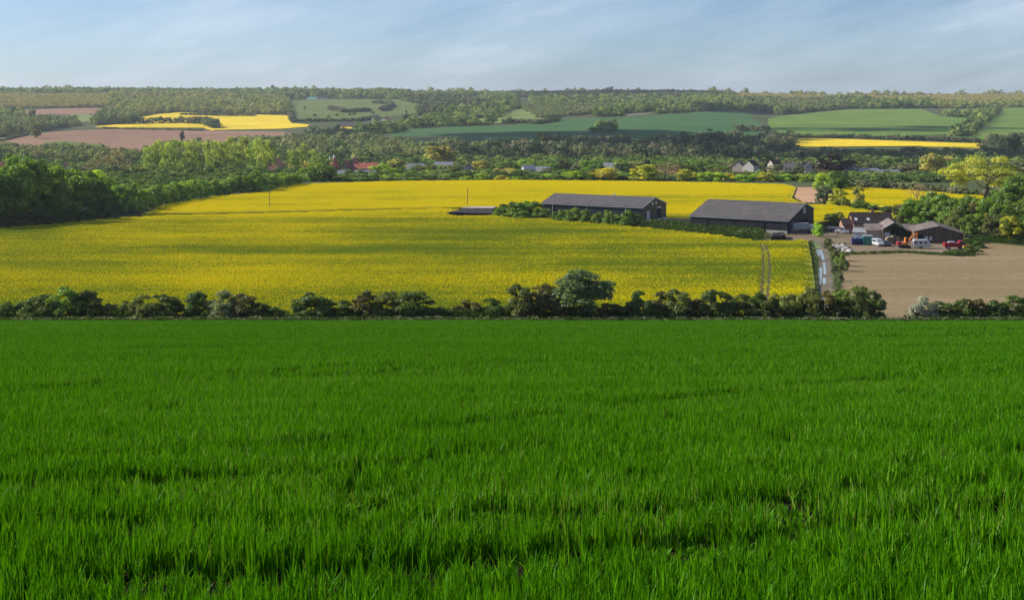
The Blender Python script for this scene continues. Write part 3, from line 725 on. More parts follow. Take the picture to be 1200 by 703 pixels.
# utility poles in the rape
M['polewood'] = mat_plain('pole_wood', (.16,.12,.09), .85, .2, 3)
M['steel'] = mat_plain('galvanised_steel', (.42,.43,.44), .45, .12, 2, metal=.6)
for u, vb, vt, lb in [(170,251,236.5,'short wooden utility pole at the corner of the left wood'),(316,246,223.5,'wooden utility pole standing in the rape, middle of the three'),(548,243.5,222,'wooden utility pole beside the dark manure heap')]:
    x, d = G(u, vb); h = (vb-vt)/F*d+.6
    o = empty('utility_pole', (x, d, float(Z(x, d))-.3)); tag(o, lb, 'utility pole', 'utility poles across the rape field')
    MB().tube((0,0,0), (0,0,h+.3), .15, .11, 10).build('post', M['polewood'], o)
    MB().box((0,0,h-.25), (1.1,.1,.1)).build('crossarm', M['polewood'], o)
    for sx in (-.45, .45): MB().lathe([(.04,0),(.07,.06),(.05,.12),(.03,.16)], (sx,0,h-.2), 8).build('insulator', M['steel'], o)

# C. poplar stand behind the hedge
pop = [(176,172),(186,166),(196,168),(206,165),(216,169),(225,166),(236,170),(247,165),(257,167),(268,164),(276,169),(287,164),(297,168),(306,166),(315,168),(345,176),(354,172),(368,178)]
labs = row_labels([p[0] for p in pop], ['tall pale-crowned poplar behind the hedge']*len(pop), [(165, 'its left end'), (246.5, 'its middle'), (330, 'the gap by the brick house')])
for (u, vt), lb in zip(pop, labs):
    x, d = P(u, 880+rng.uniform(-25, 30)); h = (EYE-(vt-VH)/F*d)-float(Z(x, d))
    plant('poplar', x, d, h, 8.8*rng.uniform(.85, 1.2), C['poplar'], lb, 'poplars behind the hedge')
def at_top(u, d, vt):
    x, d = P(u, d); return x, d, (EYE-(vt-VH)/F*d)-float(Z(x, d))
und = [(168,208,'olive'),(180,205,'olive'),(200,200,'brown'),(214,203,'brown'),(234,199,'brown'),(250,188,'mid'),(262,198,'grey'),(275,199,'brown'),(292,200,'grey'),(305,195,'oak'),(320,203,'oak'),(333,202,'olive')]
labs = row_labels([p[0] for p in und], [f'low {WORD[p[2]]} tree before the poplars' for p in und], [(160, "the stand's left end"), (249, "the bright green one"), (340, "the brick house by the poplars")])
for (u, vt, c), lb in zip(und, labs):
    if u == 250: lb = 'bright mid green tree standing before the middle of the poplar stand'
    x, d, h = at_top(u, 815+rng.uniform(-15, 20), vt); plant('bare' if c == 'brown' else 'tree', x, d, max(h, 5), 8.5, C[c], lb, 'small trees before the poplars')

# D. row of trees and bushes along the far edge of the rape
def crest_row(items, dd, desc, marks, group, kinds=('hedge',)):
    items = sorted(items); labs = row_labels([i[0] for i in items], [f'{WORD[i[3]]} {desc}' for i in items], marks)
    for (u, vt, w, c), lb in zip(items, labs):
        x, d, h = at_top(u, dd+rng.uniform(-3, 4), vt)
        plant(kinds[0] if c not in ('pink',) else 'bare', x, d, max(2.2, h), w/F*d*1.3, C[c], lb, group)
r1 = [(362,204,18,'oak'),(377,192,24,'oak'),(394,208,12,'mid'),(405,209,12,'mid'),(416,210,11,'oak'),(426,211,10,'mid'),(441,213,7,'dark'),(456,208,12,'olive'),(468,211,10,'oak'),(480,208,13,'mid'),(492,208,12,'mid'),(504,211,8,'dark'),(517,208,14,'sage'),(530,212,9,'oak'),(546,206,12,'bright'),(565,204,16,'bright'),(588,206,14,'lime'),(604,207,10,'bright')]
crest_row(r1, 742, 'far-edge rape bush', [(352, 'the thick hedge'), (436, 'the bush gap below the oast house'), (610, 'the sunlit tree row')], 'bushes along the far edge of the rape')
r2 = [(622,205,18,'oak'),(640,206,14,'mid'),(652,205,16,'mid'),(667,201,17,'bright'),(682,200,18,'bright'),(694,206,12,'bright'),(709,196,26,'lime'),(730,206,16,'olive'),(755,194,26,'lime'),(778,192,28,'pink'),(804,199,18,'lime'),(826,202,17,'bright'),(842,202,15,'bright'),(855,204,12,'lime'),(869,205,16,'bright'),(885,204,16,'bright'),(897,202,14,'lime'),(908,205,14,'mid'),(921,204,15,'bright'),(934,206,14,'mid'),(946,205,14,'bright')]
crest_row(r2, 738, 'sunlit-row tree', [(610, 'the row start behind the barn'), (700, 'the tallest lime tree there'), (778, 'the pinkish bare tree'), (955, 'the bare strip bush')], 'sunlit trees along the rape skyline')
# bushes between the bare strip, the far right rape and the farm
r3 = [(967,203,20,'bright',222),(982,200,22,'oak',224),(966,216,16,'sage',240),(982,222,20,'lime',242),(1007,219,10,'pale',245),(1010,235,18,'mid',246),(1025,240,18,'mid',247),(1040,241,12,'dark',248),(1055,240,18,'mid',248),(1048,238,6,'lime',247)]
labs = ['bright green rounded tree at the head of the bare strip','dark green tree behind the head of the bare strip','dusty sage bush beside the bare soil strip','yellow-green bush between bare strip and far rape','slim pale young tree in the gap hedge','low green bush below the slim pale young tree','low green bush in the gap hedge, right of the slim tree','small dark bush in the gap hedge above the farmhouse','wide low bush at the gap hedge end by the copse','tiny yellow-flowered shrub in the gap hedge']
for (u, vt, w, c, vb), lb in zip(r3, labs):
    x, d = G(u, vb, .2); h = (vb-vt)/F*d; plant('hedge' if c != 'pale' else 'tree', x, d, h, w/F*d*1.25, C[c], lb, 'bushes round the bare strip')

# E. copse behind the farm, with the great pale willow
cop = [(1062,238,1.0,'rust',268),(1080,232,1.3,'oak',272),(1098,229,1.2,'mid',274),(1114,230,1.3,'oak',276),(1133,232,1.2,'mid',279),(1150,238,1.0,'rust',281),(1163,236,1.1,'oak',283),(1180,232,1.2,'mid',285),(1197,236,1.2,'mid',288),(1218,228,1.4,'oak',290),(1245,225,1.4,'oak',292),(1275,222,1.4,'oak',293),(1122,248,.9,'olive',280),(1142,252,.9,'mid',283),(1172,250,1.0,'olive',286),(1190,252,1.0,'lime',288)]
cop2 = [(1193,208,1.5,'oak'),(1222,205,1.5,'oak'),(1250,206,1.4,'mid'),(1168,226,1.2,'oak'),(1090,236,1.2,'oak')]
labs = row_labels([c[0] for c in cop], [f'{WORD[c[3]]} copse tree behind the barns' for c in cop], [(1050, "the copse's left end"), (1149.5, 'the great pale willow'), (1300, "the copse's off-picture end")])
for (u, vt, s, c, vb), lb in zip(cop, labs):
    x, d = G(u, vb); x, d = P(u, d+8); h = max(4, (EYE-(vt-VH)/F*d)-float(Z(x, d)))
    plant('oak', x, d, h, 8.2*s, C[c], lb, 'trees of the copse behind the farm')
labs = row_labels([c[0] for c in cop2], ['taller tree in the back of the copse']*len(cop2), [(1300, "the copse's off-picture end")])
for (u, vt, s, c), lb in zip(cop2, labs):
    x, d, h = at_top(u, 485+rng.uniform(0, 10), vt); plant('oak', x, d, h, 9*s, C[c], lb, 'trees of the copse behind the farm')
x, d, h = at_top(1153, 560, 187); plant('willow', x, d, h, 29, (.38,.46,.075), 'great spreading pale yellow-green willow rising above the copse', var=0)
x, d, h = at_top(1078, 470, 218); plant('bare', x, d, h, 9, C['pink'], 'thin half-bare brownish tree above the farm copse', var=1)
q = [P(u, G(u, float(np.interp(u, [1128,1150,1200,1300], [293,284,288,296])))[1]+rng.uniform(0, 9)) for u in rng.uniform(1128, 1300, 260)]
weed_line('copse_undergrowth', q, 'dark nettles and brambles under the edge of the copse', 1.7, [0, 4])

for u, vb, vt, w, lb in [(1113,298.5,293,12,'low dark bramble mound before the red lorry'),(1126,299.5,293.5,14,'low dark bramble mound below the yellow dumper'),(1139,298,288,15,'tall dark bramble mound at the bare field corner by the copse'),(1147,291,283,12,'dark bramble mound against the copse edge')]:
    x, d = G(u, vb); plant('hedge', x, d, (vb-vt)/F*d, w/F*d*1.2, C['dark'], lb, 'bramble mounds at the bare field corner')
q = [tuple(G(u, float(np.interp(u, [985,1000,1060,1112,1140], [299.5,298.2,296.2,299.5,300]))+rng.uniform(-.7, .7))) for u in rng.uniform(985, 1142, 260)]
weed_line('yard_weeds', q, 'ragged weeds between the farm yard and the bare field', .75, [0, 1, 4])
# F. bushes before the long barn, along the track and round the yard
fb = [(588,240,16,256),(600,238,18,257),(613,237,20,257),(627,239,18,258),(596,250,14,258),(612,248,16,259),(640,246,14,259),(650,249,10,261),(662,247,14,262),(674,246,16,263),(688,247,14,264),(700,249,12,265),(712,248,10,266),(722,252,12,267),(736,249,14,268),(748,252,10,268),(626,252,14,259)]
labs = row_labels([f[0] for f in fb], ['leafy young bush along the long barn']*len(fb), [(580, 'the dark manure heap'), (693, "the barn wall's middle"), (757, "the barn's gable corner")])
for (u, vt, w, vb), lb in zip(fb, labs):
    x, d = G(u, vb); plant('hedge', x, d, (vb-vt)/F*d*1.05, w/F*d*1.25, C['mid'], lb, 'young bushes along the long barn')
q = []
for u in np.linspace(584, 892, 900):
    vb = np.interp(u, [580,640,750,812,890], [257,259,269,276.5,284]); vt = np.interp(u, [580,640,700,750,812,890], [253,255,261,263,266,272])
    q.append(tuple(G(u, rng.uniform(vt, vb))))
weed_line('bank_weeds', q, 'rough weedy bank of nettles in front of the two dark barns', 2.2, [0, 0, 4, 4, 1])
tb = [(975,300,8,289,'olive'),(981,306,11,292,'olive'),(986,312,11,296,'mid'),(978,320,7,311,'white'),(984,330,8,320,'sage'),(980,346,7,337,'sage'),(988,318,10,302,'olive'),(970,292,8,279,'olive'),(958,277,10,262,'bright')]
labs = ['small olive bush beside the yard end of the track','olive bush on the bank of the puddled track','mid green bush casting shade on the bare field corner','pale flowering bush halfway along the puddled track','dusty sage bush right of the puddled track','broad sage bush at the low end of the track','olive bush behind the sage bush by the track','thin olive shrub where the track meets the yard','yellow-green shrub between dark barn and yard']
for (u, vb, w, vt, c), lb in zip(tb, labs):
    x, d = G(u, vb); plant('hedge', x, d, (vb-vt)/F*d, w/F*d*1.25, C[c] if c != 'white' else (.17,.2,.11), lb, 'bushes along the puddled track')
q = []
for vb in np.linspace(285, 360, 300):
    u = np.interp(vb, [285,300,320,345,375], [972,977,980,982,984])+rng.uniform(-3, 4); q.append(tuple(G(u, vb)))
    u = np.interp(vb, [285,300,320,345,375], [951,955,956,955,955])+rng.uniform(-1.5, 1.5); q.append(tuple(G(u, vb)))
weed_line('track_weeds', q, 'pale weeds lining both sides of the puddled farm track', .8)
for u, vt, w, vb, k, lb in [(979,249,20,268,'hedge','rounded olive bush beside the parked trailer'),(990,258,14,269,'hedge','clipped hedge left of the farmhouse'),(1000,261,16,270,'hedge','clipped hedge below the farmhouse skylights'),(1012,262,14,270,'hedge','clipped hedge at the farmhouse gate')]:
    x, d = G(u, vb); plant(k, x, d, (vb-vt)/F*d, w/F*d*1.3, C['olive'] if 'olive' in lb else C['dark'], lb)
# ------------------------------------------------------------------ building materials
def mat_ribbed(name, col, period=.3, axis=0, rough=.6, var=.2, metal=0.0, spec=.3, bstr=.5, stain=.3, rust=None):
    m, nt, ns, ls = new_mat(name)
    v = opos(nt); w = nt.nodes.new('ShaderNodeTexWave'); w.wave_type = 'BANDS'; w.bands_direction = 'XYZ'[axis]
    w.inputs['Scale'].default_value = 1/period/ (2*math.pi)*2; nt.links.new(v, w.inputs['Vector'])
    n = noise(nt, opos(nt, (.25, .25, .25)), 1.2, 6, .65)
    sheet_ = nt.nodes.new('ShaderNodeTexBrick'); sheet_.inputs['Scale'].default_value = .28; sheet_.inputs['Mortar Size'].default_value = .009
    sheet_.inputs['Color1'].default_value = (.80,.80,.80,1); sheet_.inputs['Color2'].default_value = (1.18,1.15,1.12,1); sheet_.inputs['Mortar'].default_value = (.6,.6,.6,1)
    nt.links.new(v, sheet_.inputs['Vector'])
    c = mixc(nt, n, tuple(k*(1-stain) for k in col), tuple(k*(1+stain) for k in col))
    c = mixc(nt, 1.0, c, sheet_.outputs[0], 'MULTIPLY')
    if rust:
        n2 = noise(nt, opos(nt, (.4, .15, .4)), 1.0, 5, .7); f = ramp(nt, [(.5, (0,0,0)), (.66, (1,1,1))]); nt.links.new(n2, f.inputs[0])
        c = mixc(nt, f.outputs[0], c, rust)
    finish(nt, c, rough, spec, metal, w.outputs[0], bstr, .04); return m
M['barnwall'] = mat_ribbed('dark_cladding', (.018,.023,.030), .25, 0, .5)
M['barnwall2'] = mat_ribbed('black_cladding', (.011,.013,.018), .25, 0, .5)
M['barnroof'] = mat_ribbed('fibre_cement_roof', (.088,.083,.083), .3, 0, .8, stain=.22)
M['barnroof2'] = mat_ribbed('weathered_cement_roof', (.092,.085,.082), .3, 0, .8, stain=.35)
M['oldboard'] = mat_ribbed('weathered_boards', (.105,.080,.060), .22, 1, .9, stain=.5)
M['oldroof'] = mat_ribbed('rusty_sheet_roof', (.17,.14,.125), .2, 0, .75, stain=.4, rust=(.16,.085,.055))
M['oldroof2'] = mat_ribbed('grey_sheet_roof', (.20,.165,.15), .2, 0, .75, stain=.4, rust=(.17,.11,.08))
M['tilebrown'] = mat_ribbed('dark_roof_tiles', (.030,.022,.020), .33, 1, .9, stain=.3)
M['tilered'] = mat_ribbed('clay_roof_tiles', (.36,.115,.075), .33, 1, .9, stain=.25)
M['tileorange'] = mat_ribbed('orange_roof_tiles', (.40,.17,.10), .33, 1, .9, stain=.25)
M['slate'] = mat_ribbed('slate_roof', (.11,.105,.105), .33, 1, .8, stain=.25)
M['whiteroof'] = mat_ribbed('pale_sheet_roof', (.28,.29,.30), .3, 0, .5, stain=.15)
M['tealroof'] = mat_ribbed('teal_sheet_roof', (.16,.42,.36), .3, 0, .5, stain=.15)
def mat_brick(name, a, b):
    m, nt, ns, ls = new_mat(name); k = nt.nodes.new('ShaderNodeTexBrick'); k.inputs['Scale'].default_value = 3.5
    k.inputs['Color1'].default_value = c4(a); k.inputs['Color2'].default_value = c4(b); k.inputs['Mortar'].default_value = (.3,.28,.25,1)
    g = opos(nt); nt.links.new(g, k.inputs['Vector']); finish(nt, mixc(nt, noise(nt, g, .6, 5), (.3,.2,.15), k.outputs[0]), .9, .2); return m
M['brick'] = mat_brick('red_brick', (.30,.12,.075), (.38,.16,.10))
M['render'] = mat_plain('white_render', (.40,.38,.35), .85, .1, .8)
M['cream'] = mat_plain('cream_render', (.38,.33,.27), .85, .12, .8)
M['white'] = mat_plain('white_paint', (.72,.72,.70), .4, .06, 1)
M['palegrey'] = mat_plain('pale_grey_paint', (.42,.44,.46), .5, .12, 1)
M['concrete'] = mat_plain('concrete', (.36,.34,.31), .9, .2, .8, bstr=.4)
M['dark'] = mat_plain('opening_shade', (.006,.006,.007), .9, .2, 1)  # near-black panels paint the shade inside doorways and vent slots
M['rubber'] = mat_plain('tyre_rubber', (.018,.018,.018), .85, .2, 3)
m, nt, ns, ls = new_mat('window_glass'); finish(nt, (.03,.04,.05), .06, .8); M['glass'] = m
m, nt, ns, ls = new_mat('skylight_glass'); finish(nt, (.55,.58,.62), .12, .8); M['skyglass'] = m
M['blue'] = mat_plain('blue_paint', (.018,.035,.11), .5, .2, 1); M['green'] = mat_plain('green_container_paint', (.02,.17,.13), .45, .15, 1)
M['red'] = mat_plain('red_paint', (.27,.012,.02), .35, .15, 1); M['orange'] = mat_plain('orange_paint', (.62,.20,.03), .45, .15, 1); M['yellow'] = mat_plain('yellow_paint', (.70,.42,.04), .45, .15, 1)
M['carwhite'] = mat_plain('white_car_paint', (.50,.50,.50), .25, .04, 1, spec=.5); M['cardark'] = mat_plain('dark_car_paint', (.03,.035,.045), .25, .1, 1, spec=.5); M['cargrey'] = mat_plain('grey_lorry_paint', (.22,.25,.27), .4, .2, 1)
M['straw'] = mat_plain('old_straw', (.20,.155,.10), .95, .35, 4, bstr=.7); M['muck'] = mat_plain('manure', (.020,.015,.014), .95, .45, 1.2, bstr=.9)
M['boards'] = mat_ribbed('dark_fence_boards', (.05,.042,.036), .15, 0, .9, stain=.4)

def gable(name, label, cat, x, y, rz, L, W, prof, wall, roof, over=.35, group=None, z=None, thick=.16):
    """prof: (y,z) points of the roof line from the local -y side to the +y side; ridge along local x"""
    z = float(Z(x, y)) if z is None else z
    o = empty(name, (x, y, z), rz); tag(o, label, cat, group)
    out = [(-W/2, -1.6)]+list(prof)+[(W/2, -1.6)]
    MB().prism(out, -L/2, L/2).build('wall', M[wall], o)
    (ya, za), (yb, zb), (yc, zc) = prof
    def ext(p, q, s):
        d = math.hypot(p[0]-q[0], p[1]-q[1]); return (p[0]+(p[0]-q[0])/d*s, p[1]+(p[1]-q[1])/d*s)
    a = ext((ya, za), (yb, zb), over); c = ext((yc, zc), (yb, zb), over)
    rf = [(a[0], a[1]+.02), (yb, zb+.02), (c[0], c[1]+.02), (c[0], c[1]+.02+thick), (yb, zb+.04+thick), (a[0], a[1]+.02+thick)]
    r = MB().prism(rf, -L/2-over, L/2+over).build('roof', M[roof], o)
    return o, r
def on_x(o, name, y, z, w, h, mat, L, side=1, t=.08, parent=None):
    return MB().box((side*(L/2+t/2-.01), y, z), (t, w, h)).build(name, M[mat], parent or o)
def on_y(o, name, x, z, w, h, mat, W, side=-1, t=.08, parent=None):
    return MB().box((x, side*(W/2+t/2-.01), z), (w, t, h)).build(name, M[mat], parent or o)
def from_corner(A, th, L, W):
    c, s = math.cos(-th), math.sin(-th); lx, ly = L/2, -W/2
    return A[0]-(c*lx-s*ly), A[1]-(s*lx+c*ly)

# the long barn
th = R(30); L, W = 38.3, 20.0; A = (43.6, 457); cx, cy = from_corner(A, th, L, W); bz = float(Z(*A))
barn, rf = gable('barn', 'long dark clad barn with grey pitched roof, behind a row of young bushes', 'barn', cx, cy, -th, L, W, [(-W/2,5.25),(0,7.9),(W/2,5.25)], 'barnwall', 'barnroof', .3, z=bz)
for xx in (-14.8, -1.6, 13.0): MB().tube((xx,-W/2-.1,-.5), (xx,-W/2-.1,5.1), .11, .11, 8).build('downpipe', M['palegrey'], barn)
MB().box((0,-W/2-.36,5.08), (L+.5,.16,.14)).build('gutter', M['palegrey'], barn)
for s in (-1, 1):
    a, b = (s*(W/2+.3), 5.22), (0, 7.94); MB().prism([(a[0],a[1]-.2),(b[0],b[1]-.2),(b[0],b[1]+.16),(a[0],a[1]+.16)], L/2+.305, L/2+.36).build('bargeboard', M['palegrey'], barn)
on_x(barn, 'door', -5.2, 1.75, 2.6, 4.0, 'palegrey', L)
d = on_x(barn, 'doorway', 3.6, 1.9, 2.9, 4.4, 'dark', L); on_x(barn, 'lintel', 3.6, 4.35, 3.3, .5, 'palegrey', L, t=.2)
for yy in (-1.6, 1.2):
    wn = on_x(barn, 'window', yy, 6.0, .9, 1.0, 'palegrey', L, t=.1); on_x(barn, 'pane', yy, 6.0, .7, .8, 'skyglass', L, t=.14, parent=wn)
MB().tube((4,0,8.0), (4,0,8.7), .22, .22, 8).lathe([(.4,0),(.3,.15),(.05,.3)], (4,0,8.65), 8).build('ridge_vent', M['palegrey'], barn)
# the big barn with the uneven roof
th = R(32); L, W = 32.6, 23.0; A = (84.5, 418); cx, cy = from_corner(A, th, L, W); bz = float(Z(*A))
barn2, rf = gable('barn', 'big black clad barn with broad uneven grey roof beside the farm yard', 'barn', cx, cy, -th, L, W, [(-W/2,3.95),(3.4,8.15),(W/2,6.0)], 'barnwall2', 'barnroof2', .3, z=bz)
for xx in (-10.5, -1.5, 8.5): MB().tube((xx,-W/2-.1,-.5), (xx,-W/2-.1,3.8), .09, .09, 8).build('downpipe', M['cardark'], barn2)
MB().box((0,-W/2-.33,3.8), (L+.5,.14,.12)).build('gutter', M['palegrey'], barn2)
for p, q in (((-W/2-.3,3.92),(3.4,8.2)),((3.4,8.2),(W/2+.3,5.95))):
    MB().prism([(p[0],p[1]-.14),(q[0],q[1]-.14),(q[0],q[1]+.16),(p[0],p[1]+.16)], L/2+.305, L/2+.35).build('bargeboard', M['palegrey'], barn2)
on_x(barn2, 'door', -9.2, 1.4, 1.5, 3.0, 'palegrey', L)
on_x(barn2, 'doorway', .5, 1.5, 11.0, 3.4, 'dark', L, t=.06)
on_y(barn2, 'plinth', 12.6, .1, 7.0, 1.4, 'concrete', W, t=.16)
em = MB()
for k, sl in ((-.55,.12),(.55,-.12)):
    for i in range(20):
        a0, a1 = 2*math.pi*i/20, 2*math.pi*(i+1)/20
        f = lambda a: (L/2+.12, 2.6+k+math.cos(a)*.42+sl*math.sin(a)*1.2, 6.15+math.sin(a)*.95)
        em.tube(f(a0), f(a1), .11, .11, 6)
em.build('gable_emblem', M['white'], barn2)

# farmhouse, old barns
x, d = P(1020, 422.5); L, W = 11.8, 9.0
house, rf = gable('farmhouse', 'low farmhouse with dark brown tiled roof and two skylights', 'house', x, d, R(-3), L, W, [(-W/2,3.2),(0,6.1),(W/2,3.2)], 'brick', 'tilebrown', .4)
gable_w, r2_ = None, None
MB().prism([(-3.4,-1.5),(-3.4,2.6),(0,4.2),(3.4,2.6),(3.4,-1.5)], -L/2-3.0, -L/2-.02).build('side_wing', M['brick'], house)
MB().prism([(-3.8,2.45),(0,4.25),(3.8,2.45),(3.8,2.6),(0,4.42),(-3.8,2.6)], -L/2-3.3, -L/2-.45).build('side_roof', M['tilebrown'], house)
sl = math.atan2(2.9, 4.5)
for xx in (-5.0, -1.3): MB().box((xx,-3.1,4.1+.28), (.85,1.15,.1), Matrix.Rotation(sl, 4, 'X')).build('skylight', M['skyglass'], house)
ch = MB().box((.6,0,6.45), (.9,.7,1.3)).build('chimney', M['brick'], house); MB().lathe([(.14,0),(.11,.4)], (.6,0,7.1), 8).build('chimney_pot', M['brick'], ch)
for xx in (-4.6, -.2, 4.2):
    wn = on_y(house, 'window', xx, 1.6, 1.3, 1.2, 'white', W); on_y(house, 'pane', xx, 1.6, 1.1, 1.0, 'glass', W, t=.12, parent=wn)

def ivy(parent, n, outline, depth, seed):
    r = np.random.default_rng(seed); pts = []
    while len(pts) < n:
        y, z = r.uniform(-3.4, 3.4), r.uniform(0, 5.4)
        if outline(y, z): pts.append((depth-abs(r.normal())*.18, y, z))
    c = np.array(pts); nr = r.normal(size=(n, 3))*.6+np.array([-1, 0, .3]); nr /= np.linalg.norm(nr, axis=1)[:,None]
    V, Fc = quads(c, nr, r.uniform(.12, .25, n), r); o = obj('ivy', mesh_np('ivy', V, Fc, M['leaf'], r.random(n)), parent); o.color = (.035,.055,.015,1)
f = np.array(P(1047.9, 395)); dr = np.array([2.1, 14.0]); dr = dr/np.linalg.norm(dr); L = 14.0; c = f+dr*L/2; rz = math.atan2(dr[1], dr[0])
ob, rf = gable('old_barn', 'old barn with ivy over its gable and lower wings each side', 'barn', c[0], c[1], rz, L, 6.2, [(-3.1,3.3),(0,5.15),(3.1,3.3)], 'oldboard', 'oldroof2', .3, z=-40.1)
ivy(ob, 1500, lambda y, z: z < 5.1-abs(y)*.6 and ((y < 1.0 and z > .2+1.2*abs(math.sin(y*2))) or z > 3.4), -L/2-.12, 3)
for s, nm, ln in ((1, 'oldroof2', 4.6), (-1, 'oldroof', 3.2)):   # local +y is the left wing
    y0, y1 = s*3.13, s*(3.13+ln)
    MB().box((-1.2,(y0+y1)/2,.6), (7.6,ln-.06,4.2)).build('wing_wall', M['cream' if s > 0 else 'oldboard'], ob)
    MB().prism([(-5.4,2.55),(-1.2,4.15),(3.0,2.55),(3.0,2.73),(-1.2,4.33),(-5.4,2.73)], min(y0,y1)+.0-(.2 if s<0 else 0), max(y0,y1)+(.2 if s>0 else 0), axis='y').build('wing_roof', M[nm], ob)
MB().box((-L/2-.04, 1.9, 1.1), (.1,1.5,2.4)).build('door', M['palegrey'], ob)
f = np.array(P(1100.3, 385)); dr = np.array([2.8, 14.5]); dr = dr/np.linalg.norm(dr); L = 15.0; c = f+dr*L/2; rz = math.atan2(dr[1], dr[0])
ob2, rf = gable('old_barn', 'weathered boarded barn with shallow rusty roof behind the red lorry', 'barn', c[0], c[1], rz, L, 13.2, [(-6.6,2.85),(0,4.85),(6.6,3.3)], 'oldboard', 'oldroof', .35, z=-39.9)
on_x(ob2, 'doorway', 5.2, 1.2, 1.6, 2.6, 'dark', L, side=-1); on_x(ob2, 'door', -1.5, 1.2, 3.0, 2.5, 'oldboard', L, side=-1, t=.14)
for yy in (2.2, 3.4): on_x(ob2, 'shutter', yy, 1.5, .8, 1.1, 'palegrey', L, side=-1, t=.1)

# ------------------------------------------------------------------ vehicles and yard things
def wheel(parent, x, y, r, w=.24):
    o = MB().tube((x,y-w/2,r), (x,y+w/2,r), r, r, 16).build('wheel', M['rubber'], parent)
    MB().tube((x,y-w/2-.015,r), (x,y+w/2+.015,r), r*.55, r*.55, 12).build('rim', M['palegrey'], o)
def vroot(name, label, cat, u, v, rz, dz=0.0, group=None):
    x, d = G(u, v); o = empty(name, (x, d, float(Z(x, d))+.06+dz), rz); return tag(o, label, cat, group)
def car(name, label, cat, u, v, rz, paint, prof, glassz, L, W, wr, dz=0):
    o = vroot(name, label, cat, u, v, rz, dz)
    MB().prism(prof, -W/2, W/2, 'y').build('body', M[paint], o)
    (x0, x1, z0, z1) = glassz
    MB().box(((x0+x1)/2,0,(z0+z1)/2), (x1-x0,W+.02,z1-z0)).build('side_window', M['glass'], o)
    MB().box((x1+.16,0,(z0+z1)/2-.05), (.06,W*.86,(z1-z0)), Matrix.Rotation(R(-28), 4, 'Y')).build('windscreen', M['glass'], o)
    for s in (-1, 1):
        for xx in (-L*.31, L*.31): wheel(o, xx, s*(W/2-.1), wr)
        MB().tube((L/2-.03,s*W*.33,wr+.42), (L/2+.02,s*W*.33,wr+.42), .11, .11, 10).build('headlight', M['skyglass'], o)
    return o
jeep = [(-2.1,.4),(2.1,.4),(2.15,1.05),(1.0,1.15),(.55,1.95),(-.5,1.95),(-.55,1.15),(-2.1,1.12)]
van = [(-2.1,.35),(2.1,.35),(2.15,.95),(1.45,1.15),(.8,1.9),(-2.05,1.95),(-2.15,1.6)]
hatch = [(-1.95,.3),(2.0,.3),(2.02,.75),(1.0,.9),(.35,1.4),(-1.3,1.42),(-1.9,.95)]
car('pickup_truck', 'pale pickup truck parked by the clipped farmhouse hedge', 'pickup truck', 987, 274, R(-25), 'palegrey', jeep, (-.4,.5,1.2,1.8), 4.3, 1.8, .4)
car('white_van', 'small white van parked facing out before the old barn wing', 'van', 1029, 288.5, R(-80), 'carwhite', van, (-1.9,.6,1.15,1.7), 4.2, 1.75, .34)
car('dark_car', 'dark car parked between the white van and the bales', 'car', 1038, 288.5, R(-85), 'cardark', hatch, (-1.1,.2,.92,1.32), 4.0, 1.7, .32)
car('dark_car', 'dark car parked in front of the big black barn gable', 'car', 935, 275, R(-10), 'cardark', hatch, (-1.1,.2,.92,1.32), 4.0, 1.7, .32)
car('white_car', 'white car half hidden behind weeds at the long barn doors', 'car', 777, 261, R(10), 'carwhite', hatch, (-1.1,.2,.92,1.32), 4.0, 1.7, .32)
o = vroot('flat_trailer', 'grey flat trailer parked beside the pale pickup truck', 'trailer', 978, 272, R(-8))
MB().box((0,0,1.1), (4.4,2.0,.25)).build('deck', M['cargrey'], o); MB().box((0,-.98,1.5), (4.4,.06,.55)).build('side_board', M['palegrey'], o); MB().tube((2.2,0,.9), (3.3,0,.7), .07, .05, 8).build('drawbar', M['cardark'], o)
for s in (-1, 1):
    for xx in (-.5, .5): wheel(o, xx, s*.9, .42)
o = vroot('lorry', 'grey lorry with a pale slatted body at the black barn gable', 'lorry', 942, 273.5, R(12))
MB().box((-.6,0,1.0), (6.2,2.2,.3)).build('chassis', M['cardark'], o); MB().box((-1.2,0,2.2), (5.2,2.3,1.9), bev=.08).build('cargo_body', M['cargrey'], o)
for k in range(3): MB().box((-1.2,-1.17,1.5+.55*k), (5.2,.06,.16)).build('slat', M['palegrey'], o)
cab = MB().prism([(1.5,.7),(3.1,.7),(3.1,1.6),(2.8,2.6),(1.5,2.6)], -1.1, 1.1, 'y').build('cab', M['palegrey'], o)
MB().box((2.99,0,2.1), (.06,1.9,.8), Matrix.Rotation(R(-17), 4, 'Y')).build('windscreen', M['glass'], cab)
for s in (-1, 1):
    for xx in (-2.6, -1.5, 2.3): wheel(o, xx, s*1.0, .48)
o = vroot('livestock_trailer', 'dark stock trailer standing behind the grey lorry', 'trailer', 930.5, 273, R(8))
MB().prism([(-1.1,.6),(1.1,.6),(1.1,2.1),(.7,2.4),(-.7,2.4),(-1.1,2.1)], -1.8, 1.8).build('body', M['cargrey'], o); MB().box((0,-1.12,1.85), (3.2,.05,.22)).build('vent_slot', M['dark'], o)
for s in (-1, 1): wheel(o, 0, s*1.0, .36)
MB().tube((1.8,0,.6), (2.9,0,.55), .05, .05, 8).build('drawbar', M['cardark'], o)
o = vroot('board_fence', 'short dark boarded fence at the corner of the black barn', 'fence', 957.5, 271.5, R(-6))
MB().box((0,0,1.2), (3.4,.06,2.3)).build('board_panel', M['boards'], o)
for xx in (-1.72, 0, 1.72): MB().box((xx,.1,1.2), (.12,.12,2.6)).build('post', M['polewood'], o)
